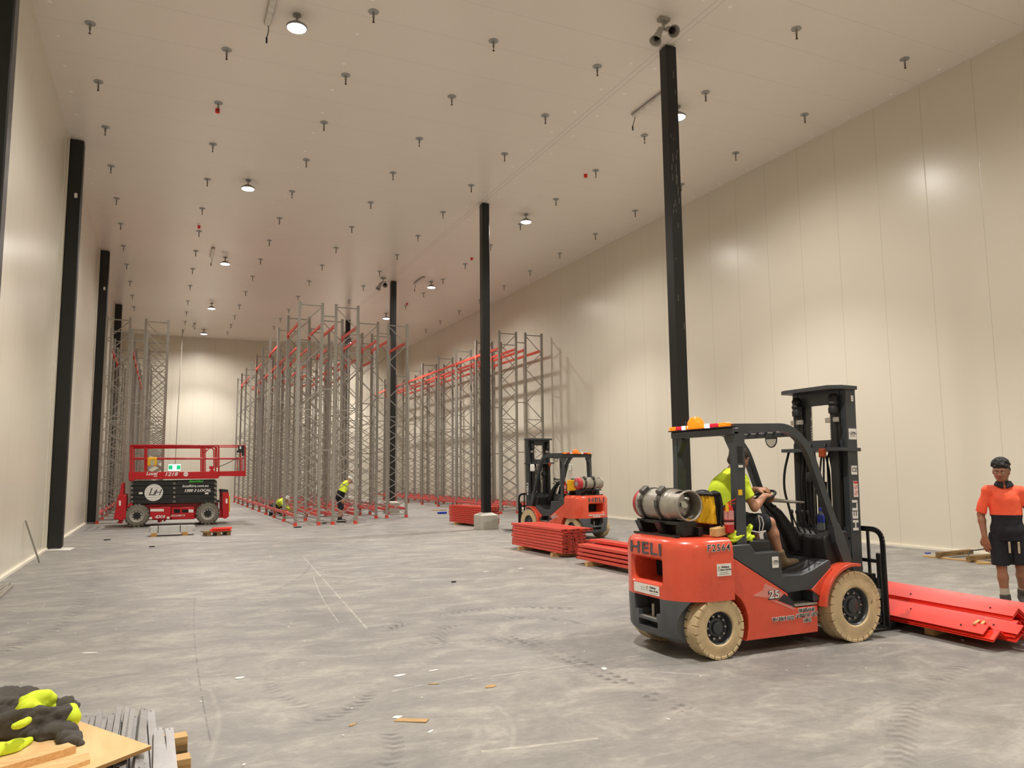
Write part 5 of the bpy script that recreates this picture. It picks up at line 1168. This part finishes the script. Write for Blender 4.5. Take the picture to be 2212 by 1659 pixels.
# ---- worker behind the central racks, bending forward, looks towards +x
J = dict(pelvis=(0, 0, .86), chest=(.13, 0, 1.13), neck=(.22, 0, 1.29), head=(.33, 0, 1.37), shR=(.17, -.18, 1.24), shL=(.17, .18, 1.24), elR=(.1, -.25, .99), elL=(.14, .24, .98), wrR=(.06, -.2, .78), wrL=(.1, .2, .77), hipR=(0, -.09, .86), hipL=(0, .09, .86),
         knR=(.03, -.1, .47), knL=(.06, .11, .48), anR=(-.01, -.1, .09), anL=(.03, .12, .09), toeR=(.15, -.1, .045), toeL=(.19, .13, .045), fw=(1, 0, -.9), up=(.6, 0, 1), front=(1, 0, -.3))
def worker(loc, rz, label, J, low):
    r, b, P, m, J = person(loc, rz, label, J, .014, 'skin2', {'R': ((.3, 0, -1), (.2, 1, 0), 1, .4), 'L': ((.3, 0, -1), (.2, -1, 0), -1, .4)}, face=False)
    s = cloth_sdf(J, .014); up = (J['chest']-J['pelvis']).normalized(); s.cap(J['pelvis']-up*.03, J['chest'], .155, .165, k=.05, flat=((1, 0, -.3), .82)); s.cap(J['shR'], J['shL'], .09, k=.06); s.cap(J['chest'], J['neck'], .12, .09, k=.05)
    for q in 'RL': s.cap(J['sh'+q], J['el'+q], .075, .065, k=.03).cap(J['el'+q], J['wr'+q], .062, .05, k=.03)
    s.wave(.005, 16, 3); c0 = np.array(J['pelvis']+up*.17); u_ = np.array(up)
    s.build('hoodie', [M['hivis'], M['navy']], r, pick=lambda C: ((C-c0) @ u_ < 0).astype(int))
    s = cloth_sdf(J, .014); s.cap(J['hipR'], J['hipL'], .12, k=.05)
    for q in 'RL': s.cap(J['hip'+q], J['kn'+q], .105, .09, k=.03)
    s.build('shorts', M['navy'], r)
    boots(r, J, 'navy', .014, sock=None)
    h = SDF(np.array(P(0, 0, 0))-.24, np.array(P(0, 0, 0))+.24, .01); h.ell(P(0, -.01, .05), (.1, .12, .1), .01, m); h.cut(P(0, 0, .03), -(P(0, 0, 1)-P(0, 0, 0))); h.cap(P(-.05, .1, .035), P(.05, .1, .035), .018, k=.02)
    h.build('white_cap' if not low else 'white_helmet', M['capwhite'], r); return r
worker((5.42, 25.75, 0), R(-10), 'worker in a yellow and navy hoodie bending among the central racks', J, False)
J = dict(pelvis=(-.2, 0, .36), chest=(.02, 0, .5), neck=(.16, 0, .6), head=(.27, 0, .62), shR=(.08, -.17, .55), shL=(.08, .17, .55), elR=(.24, -.2, .36), elL=(.24, .2, .36), wrR=(.42, -.1, .24), wrL=(.44, .1, .24), hipR=(-.2, -.1, .34), hipL=(-.2, .1, .34),
         knR=(.12, -.16, .12), knL=(.16, .16, .42), anR=(-.25, -.15, .09), anL=(.05, .16, .09), toeR=(-.38, -.15, .05), toeL=(.2, .17, .05), fw=(1, 0, -.8), up=(.5, 0, 1), front=(.6, 0, -1))
worker((4.16, 30.75, 0), R(-20), 'crouching worker in yellow with a white helmet between the racks', J, True)
# ------------------------------------------------------------------ red folded guards lying across the forks
sec = [(-.088, 0), (0, .07), (.088, 0), (.083, -.006), (0, .06), (-.083, -.006)]
g1 = MB().prism(sec, 'xz', -1.75, 1.75)
for y in (-1.5, -.6, .6, 1.5):
    for x in (-.045, .045): g1.lathe([(.009, 0), (.009, .004)], (x, y, .035), (x, 0, .056), 8, 1)
gme = g1.mesh('post_guard', [M['chevron'], M['dark']]); rg = random.Random(4); k = 0
for i, (n_, z, x, dy) in enumerate(((4, .09, 6.98, .05), (5, .09, 7.15, -.05), (5, .09, 7.33, .02), (4, .09, 7.5, .1), (4, .09, 7.67, 0), (4, .09, 7.84, .08), (3, .225, 7.42, -.02), (3, .215, 7.6, .12), (3, .215, 7.79, .04))):
    for k in range(n_):
        o = place('post_guard', gme, None, (x+rg.uniform(-.006, .006), 6.4+dy+rg.uniform(-.1, .1), z+k*.017), (0, 0, R(-3)+rg.uniform(-.008, .008)))
        tag(o, 'long red folded guard, %s from the bottom in %s nested set on the forks' % (nth(k+1), nth(i+1) if i < 6 else nth(i-5)+' upper'), 'steel guard', 'red guards across the forks')
p = atz(2025, 1372, 0); o = MB().b2((-.06, -.05, 0), (1.0, .05, .085), ch=.004).build('timber_bearer', M['wood'], loc=(p.x, p.y+.05, 0), rot=(0, 0, R(6))); tag(o, 'timber bearer on the floor under the near ends of the red guards', 'timber bearer')
for k, (dx, dy, rz) in enumerate(((.0, 0, 24), (.05, -.03, 27))):
    q = atz(2112, 1343, .2); o = MB().b2((-.16, -.012, 0), (.16, .012, .012)).build('timber_strip', M['wood'], loc=(q.x+dx, q.y+dy, .197), rot=(0, 0, R(rz))); tag(o, ['short pale timber strip on the red guards, the one farther back', 'short pale timber strip on the red guards, the nearer one'][k], 'timber strip')
# ------------------------------------------------------------------ timber by the right wall
def plank(px0, px1, w, h, z, m, lb, name='timber_plank', grp='timber offcuts by the right wall'):
    a, b = atz(*px0, z), atz(*px1, z); L_ = (b-a).length; c = (a+b)/2
    o = MB().b2((-L_/2, -w/2, 0), (L_/2, w/2, h), ch=.003).build(name, m, loc=(c.x, c.y, z), rot=(0, 0, math.atan2(b.y-a.y, b.x-a.x))); tag(o, lb, 'timber', grp); return o
plank((1996, 1203), (2160, 1220), .05, .03, 0, M['wood'], 'thin pale batten lying under the thick timbers by the right wall')
plank((2026, 1203), (2098, 1196), .09, .08, .032, M['woodold'], 'thick timber nearest the forklift by the right wall')
plank((2092, 1211), (2150, 1206), .09, .08, .032, M['woodold'], 'thick timber beside the standing man by the right wall')
plank((2110, 1219), (2212, 1216), .05, .03, 0, M['wood'], 'thin pale batten behind the standing man')
for k, (q0, q1, q2) in enumerate((((2088, 1208), (2096, 1190), (2126, 1186)), ((2136, 1196), (2146, 1212), (2152, 1222)))):
    a = atz(*q0, .02); P_ = [a, aty(q1[0], q1[1], a.y), aty(q2[0], q2[1], a.y)]
    for v_ in P_: v_.z = max(v_.z, .02)
    o = MB().tube(rpath(P_, .06, 4), .011, 6).build('strapping_loop', M['blackm']); tag(o, ['dark bent strapping band curling over the timbers by the wall', 'dark strapping band hanging down beside the standing man'][k], 'strapping')
o = MB().box((0, 0, .01), (.1, .06, .02)).build('blue_offcut', M['blue'], loc=tuple(atz(2004, 1196)+V(0, 0, .0))); tag(o, 'tiny blue plastic scrap on the floor near the right wall timbers', 'scrap')
q = atz(955, 1110); o = MB().box((0, 0, .04), (.34, .2, .08), ch=.02).build('blue_crate', M['blue'], loc=tuple(q), rot=(0, 0, .2)); tag(o, 'small blue box on the floor between the racks and the far beam stack', 'box')
q = atz(958, 1104); o = MB().b2((-.3, -.04, 0), (.3, .04, .03)).build('timber_plank', M['wood'], loc=(q.x, q.y+.5, 0), rot=(0, 0, .1)); tag(o, 'pale plank on the floor behind the small blue box', 'timber')
# ------------------------------------------------------------------ rod and tubes by the left wall
a = atz(85, 1215, .02); b = V(XL+.03, 16.75, .82)
o = MB().cyl(a, b, .017, 10).build('steel_rod', M['steel']); tag(o, 'thin grey steel tube leaning against the left wall', 'steel tube')
for k, (dx, dy, L_) in enumerate(((0, 0, 2.2), (.07, .1, 2.4), (.14, -.15, 2.3), (.2, -.3, 2.5))):
    o = MB().b2((-.022, -L_/2, 0), (.022, L_/2, .04)).build('steel_tube', M['steel'], loc=(-2.12+dx, 12.65+dy, 0), rot=(0, 0, R(-1.5+k))); tag(o, 'grey steel tube on the floor by the left wall, %s from the wall' % nth(k+1), 'steel tube', 'steel tubes on the floor at left')
q = [atz(93, 1190), atz(150, 1189.5), atz(163, 1183.5), atz(130, 1184)]  # outline of a bright patch of light on the floor, put in as a white slab
o = MB().loft([[V(p.x, p.y, z) for p in q] for z in (.001, .012)]).build('light_patch_sheet', M['white'], fix=True); tag(o, 'flat white sheet standing in for a patch of light by the left wall column', 'sheet')
# ------------------------------------------------------------------ litter
def scrap(px, sx, sy, m, lb, rz, h=.004, z=0):
    q = atz(*px); mb = MB(); rg_ = random.Random(int(px[0])); n = 9
    pts = [(sx*(.5+.0)*math.cos(2*PI*k/n)*rg_.uniform(.75, 1.25), sy*.5*math.sin(2*PI*k/n)*rg_.uniform(.75, 1.25)) for k in range(n)]
    mb.prism(pts, 'xy', 0, h); o = mb.build('floor_scrap', m, loc=(q.x, q.y, .001), rot=(0, 0, R(rz)), fix=True); tag(o, lb, 'scrap', 'litter on the concrete floor')
o = MB().prism([(-.11, -.03), (.11, -.035), (.115, .03), (-.1, .035)], 'xy', 0, .006).build('cardboard_scrap', M['card'], loc=tuple(atz(888, 1557)), rot=(0, R(-1), R(-32)), fix=True); tag(o, 'torn brown cardboard strip on the floor at bottom centre', 'scrap')
scrap((859, 1550), .07, .05, M['white'], 'small white paper scrap touching the torn cardboard strip', 20)
scrap((1060, 1483), .12, .06, M['card'], 'small brown cardboard piece right of the middle of the floor', 10)
scrap((863, 1460), .12, .05, M['print'], 'white torn scrap on the floor above the cardboard strip', 10)
scrap((936, 1449), .1, .03, M['print'], 'thin pale scrap right of the white torn scrap', 10)
scrap((938, 1478), .08, .02, M['card'], 'thin brown sliver below the pale scrap', -20)
scrap((195, 1411), .14, .04, M['print'], 'long pale smear of paper on the floor at left', -20)
scrap((517, 1465), .08, .05, M['white'], 'white paper scrap alone on the floor left of centre', 15)
scrap((762, 1566), .07, .03, M['card'], 'small tan sliver left of the cardboard strip', 40)
scrap((930, 1581), .06, .02, M['white'], 'tiny white sliver below the cardboard strip', 40)
scrap((1125, 1228), .1, .06, M['white'], 'small white scrap on the floor before the orange stacks', 0)
scrap((1050, 1235), .1, .05, M['white'], 'small white scrap left of the orange stacks', 0)
scrap((1305, 1445), .1, .04, M['print'], 'pale scrap on the floor left of the forklift rear wheel', 60)
scrap((231, 1167), .14, .06, M['dark'], 'tiny dark speck on the floor right of the nearest left column', 0, .02)
scrap((327, 1182), .12, .06, M['dark'], 'tiny dark speck below the silver brace bundle', 0, .02)
scrap((643, 1140), .22, .1, M['dark'], 'dark bent metal piece on the floor at the rack corner', 0, .03)
scrap((700, 1131), .2, .1, M['dark'], 'dark metal piece inside the front bay of the central rack', 0, .03)
scrap((980, 1258), .08, .05, M['dark'], 'tiny dark speck in the middle of the floor', 0, .015)
rg = random.Random(11); cr_ = MB()
for k in range(170):
    x, y = rg.uniform(-1.5, 7.5), rg.uniform(4.2, 16); 
    if 3.6 < x < 6.6 and 5.2 < y < 6.9: continue
    s_ = rg.uniform(.004, .013); cr_.box((x, y, s_*.3), (s_*rg.uniform(1, 2.2), s_, s_*.6), (0, 0, rg.uniform(0, 3)))
o = cr_.build('floor_crumbs', M['white']); tag(o, 'fine pale crumbs and dust flecks strewn across the concrete', 'debris', kind='stuff')
# ------------------------------------------------------------------ foreground pile: bearers, channels, plywood, planks, hoodie
for k, (px, z, lb) in enumerate((((398, 1582), .1, 'stacked timber bearer under the pile, the farther one, upper piece'), ((398, 1604), .05, 'stacked timber bearer under the pile, the farther one, lower piece'), ((405, 1628), .1, 'timber bearer under the pile, the nearer one'))):
    P_ = atz(px[0]+6, px[1], z); h = (.05, .05, .1)[k]; Y_ = P_.y
    if k == 0: P0_ = P_
    if k == 1: P_ = V(P0_.x, P0_.y, .05)
    o = MB().b2((-1.5, -.05, -h), (0, .05, 0), ch=.003).build('timber_bearer', M['wood'] if k != 1 else M['woodold'], loc=(P_.x, P_.y-.02, P_.z), rot=(0, 0, R(4))); tag(o, lb, 'timber bearer', 'bearers under the foreground pile')
cmb = []
for L_ in (.74, 1.0, 1.06):
    w, h, t = .042, .03, .0022
    m = MB().prism([(-w/2, 0), (-w/2, h), (w/2, h), (w/2, 0), (w/2-t, 0), (w/2-t, h-t), (-w/2+t, h-t), (-w/2+t, 0)], 'xz', -L_/2, L_/2)
    for s_ in (-1, 1): m.lathe([(.005, 0), (.005, .0006)], (0, s_*(L_/2-.025), h), (0, 0, 1), 10, 1)
    cmb.append(m.mesh('steel_channel', [M['galv'], M['dark']]))
rg = random.Random(8)
tops = 0
for j in range(4):
    n = 22
    for i in range(n):
        x = .108-i*.046-(j % 2)*.02-rg.uniform(0, .006); yc = (4.6 if i < 2 else 4.83+i*.01)+rg.uniform(-.06, .06); rz = R(1.5-i*.2)+rg.uniform(-.03, .03)
        if j == 3 and rg.random() < .2: continue
        rx = rg.choice([0, R(25), R(40), R(-30), R(90), R(-90)]) if j == 3 and i > 1 else 0
        o = place('steel_channel', cmb[0] if i < 2 else rg.choice(cmb[1:]), None, (x, yc, .102+j*.032+(.01 if rx else 0)+(.008 if abs(rx) > 1 else 0)), (0, rx, rz)); lay = ['bottom', 'second', 'third', 'top'][j]
        tag(o, 'grey steel channel, %s from the right in the %s layer of the pile' % (nth(i+1), lay), 'steel channel', 'steel channels in the foreground pile')
ztop = .262
c_ = [atz(327, 1611, ztop+.018), atz(158, 1553, ztop+.018)]
e_ = (c_[1]-c_[0]).normalized(); n_ = V(-e_.y, e_.x, 0); n_ = n_ if n_.y < 0 else -n_
f_ = (atz(100, 1700, ztop+.018)-c_[0]).normalized(); W_ = 1.25
Q = [c_[0], c_[0]+e_*W_, c_[0]+e_*W_+f_*1.0, c_[0]+f_*1.0]
pl = MB(); pl.add([V(q.x, q.y, z) for z in (ztop, ztop+.018) for q in Q], [(0, 1, 2, 3), (7, 6, 5, 4)], 0); pl.add([V(q.x, q.y, z) for z in (ztop, ztop+.018) for q in Q], [(0, 4, 5, 1), (1, 5, 6, 2), (2, 6, 7, 3), (3, 7, 4, 0)], 1)
o = pl.build('plywood_sheet', [M['ply'], M['plyedge']], fix=True); tag(o, 'plywood sheet lying on top of the foreground steel pile', 'plywood sheet')
zp = ztop+.0185
def topplank(pa, pb_, w, h, lb, taper=False, z=zp):
    a, b = atz(*pa, z+h), atz(*pb_, z+h); d = (b-a).normalized(); n2 = V(d.y, -d.x, 0); n2 = n2 if n2.y < 0 else -n2; L_ = 1.3
    A = [b, b+n2*w, b+n2*w-d*L_, b-d*L_]
    if taper: A[1] = b+n2*w-d*.06
    o = MB().loft([[V(q.x, q.y, zz) for q in A] for zz in (z, z+h)]).build('timber_plank', M['wood2'], fix=True); tag(o, lb, 'timber plank', 'planks on the plywood sheet'); return o
dirp = (atz(150, 1602, zp+.035)-atz(0, 1650, zp+.035)); ang = math.atan2(dirp.y, dirp.x)
def wood2():
    t = NT('pine_plank'); co = t.coord(); m = t.new('ShaderNodeMapping'); t.t.links.new(co, m.inputs[0]); m.inputs['Rotation'].default_value = (0, 0, -ang); m.inputs['Scale'].default_value = (1.2, 14, 14)
    n = t.noise(m.outputs[0], 4, 6, .6, .6); t.set(col=t.mix(t.ramp(n, [(.35, 0), (.65, 1)]), lin('e6c08c'), lin('d0a26c')), rough=.6, spec=.3); return t.m
M['wood2'] = wood2()
topplank((0, 1645), (147, 1604), .085, .035, 'sawn timber plank on the plywood, the one against the hoodie')
topplank((30, 1680), (192, 1624), .1, .02, 'thinner timber plank on the plywood, the one nearest the camera', True)
# hoodie: crumpled fleece in charcoal and yellow
hp = lambda u, v, z: atz(u*220/2039, 1480+v*179/1659, zp+z)
lo_ = (-1.25, 3.9, zp-.01); hi_ = (.0, 5.6, zp+.42)
def hood(prims, nm, mt, parent, wv, seed, res=.0075, creases=()):
    s = SDF(lo_, hi_, res)
    for a, b, ra, rb in prims: s.cap(a, b, ra*.95, rb*.95, k=.035)
    for a, b, ra in creases: s.cap(a, b, ra, ra*.6, k=.012, sub=True)
    s.folds(wv, 17, seed).cut((0, 0, zp+.001), (0, 0, -1)); o = s.build(nm, mt, parent); tx = bpy.data.textures.new('crumple', 'CLOUDS'); tx.noise_scale = .1; tx.noise_depth = 2; dm = o.modifiers.new('crumple', 'DISPLACE'); dm.texture = tx; dm.strength = .012; dm.mid_level = .5; dm.texture_coords = 'GLOBAL'; return o
hd = empty('hoodie', (0, 0, 0), 0, 'crumpled charcoal and yellow hoodie on the plywood sheet', 'hoodie')
FS = 33
hood([(hp(-300, 500, .10), hp(380, 420, .10), .12, .10), (hp(-200, 800, .05), hp(600, 780, .06), .11, .10), (hp(100, 650, .08), hp(750, 620, .07), .09, .08), (hp(500, 800, .04), hp(1050, 820, .04), .09, .075), (hp(900, 850, .03), hp(1350, 960, .02), .07, .055), (hp(1350, 990, .02), hp(1470, 1150, .01), .05, .04),
      (hp(800, 600, .07), hp(1300, 540, .07), .07, .06), (hp(1200, 560, .07), hp(1350, 480, .10), .055, .045), (hp(-200, 1000, .02), hp(480, 950, .02), .075, .06), (hp(300, 900, .02), hp(900, 950, .02), .08, .07), (hp(-400, 650, .08), hp(0, 350, .12), .11, .09)], 'fleece_body', M['hoodgrey'], hd, .034, FS, .0065)
hood([(hp(560, 420, .15), hp(850, 330, .15), .06, .05), (hp(600, 480, .11), hp(1000, 440, .1), .055, .035), (hp(850, 330, .14), hp(1030, 450, .11), .045, .03)], 'yellow_hood_panel', M['hivis'], hd, .022, FS)
hood([(hp(1430, 470, .1), hp(1450, 640, .06), .028, .034), (hp(1450, 640, .06), hp(1320, 800, .025), .034, .03)], 'yellow_sleeve_panel', M['hivis'], hd, .012, 7)
hood([(hp(-200, 1400, .015), hp(300, 1230, .015), .045, .04), (hp(300, 1230, .015), hp(600, 1120, .01), .04, .022)], 'yellow_hem_panel', M['hivis'], hd, .015, 8)
hood([(hp(450, 770, .135), hp(560, 710, .13), .02, .02), (hp(280, 830, .13), hp(320, 820, .13), .014, .012)], 'yellow_piping', M['hivis'], hd, .001, 9, .006)
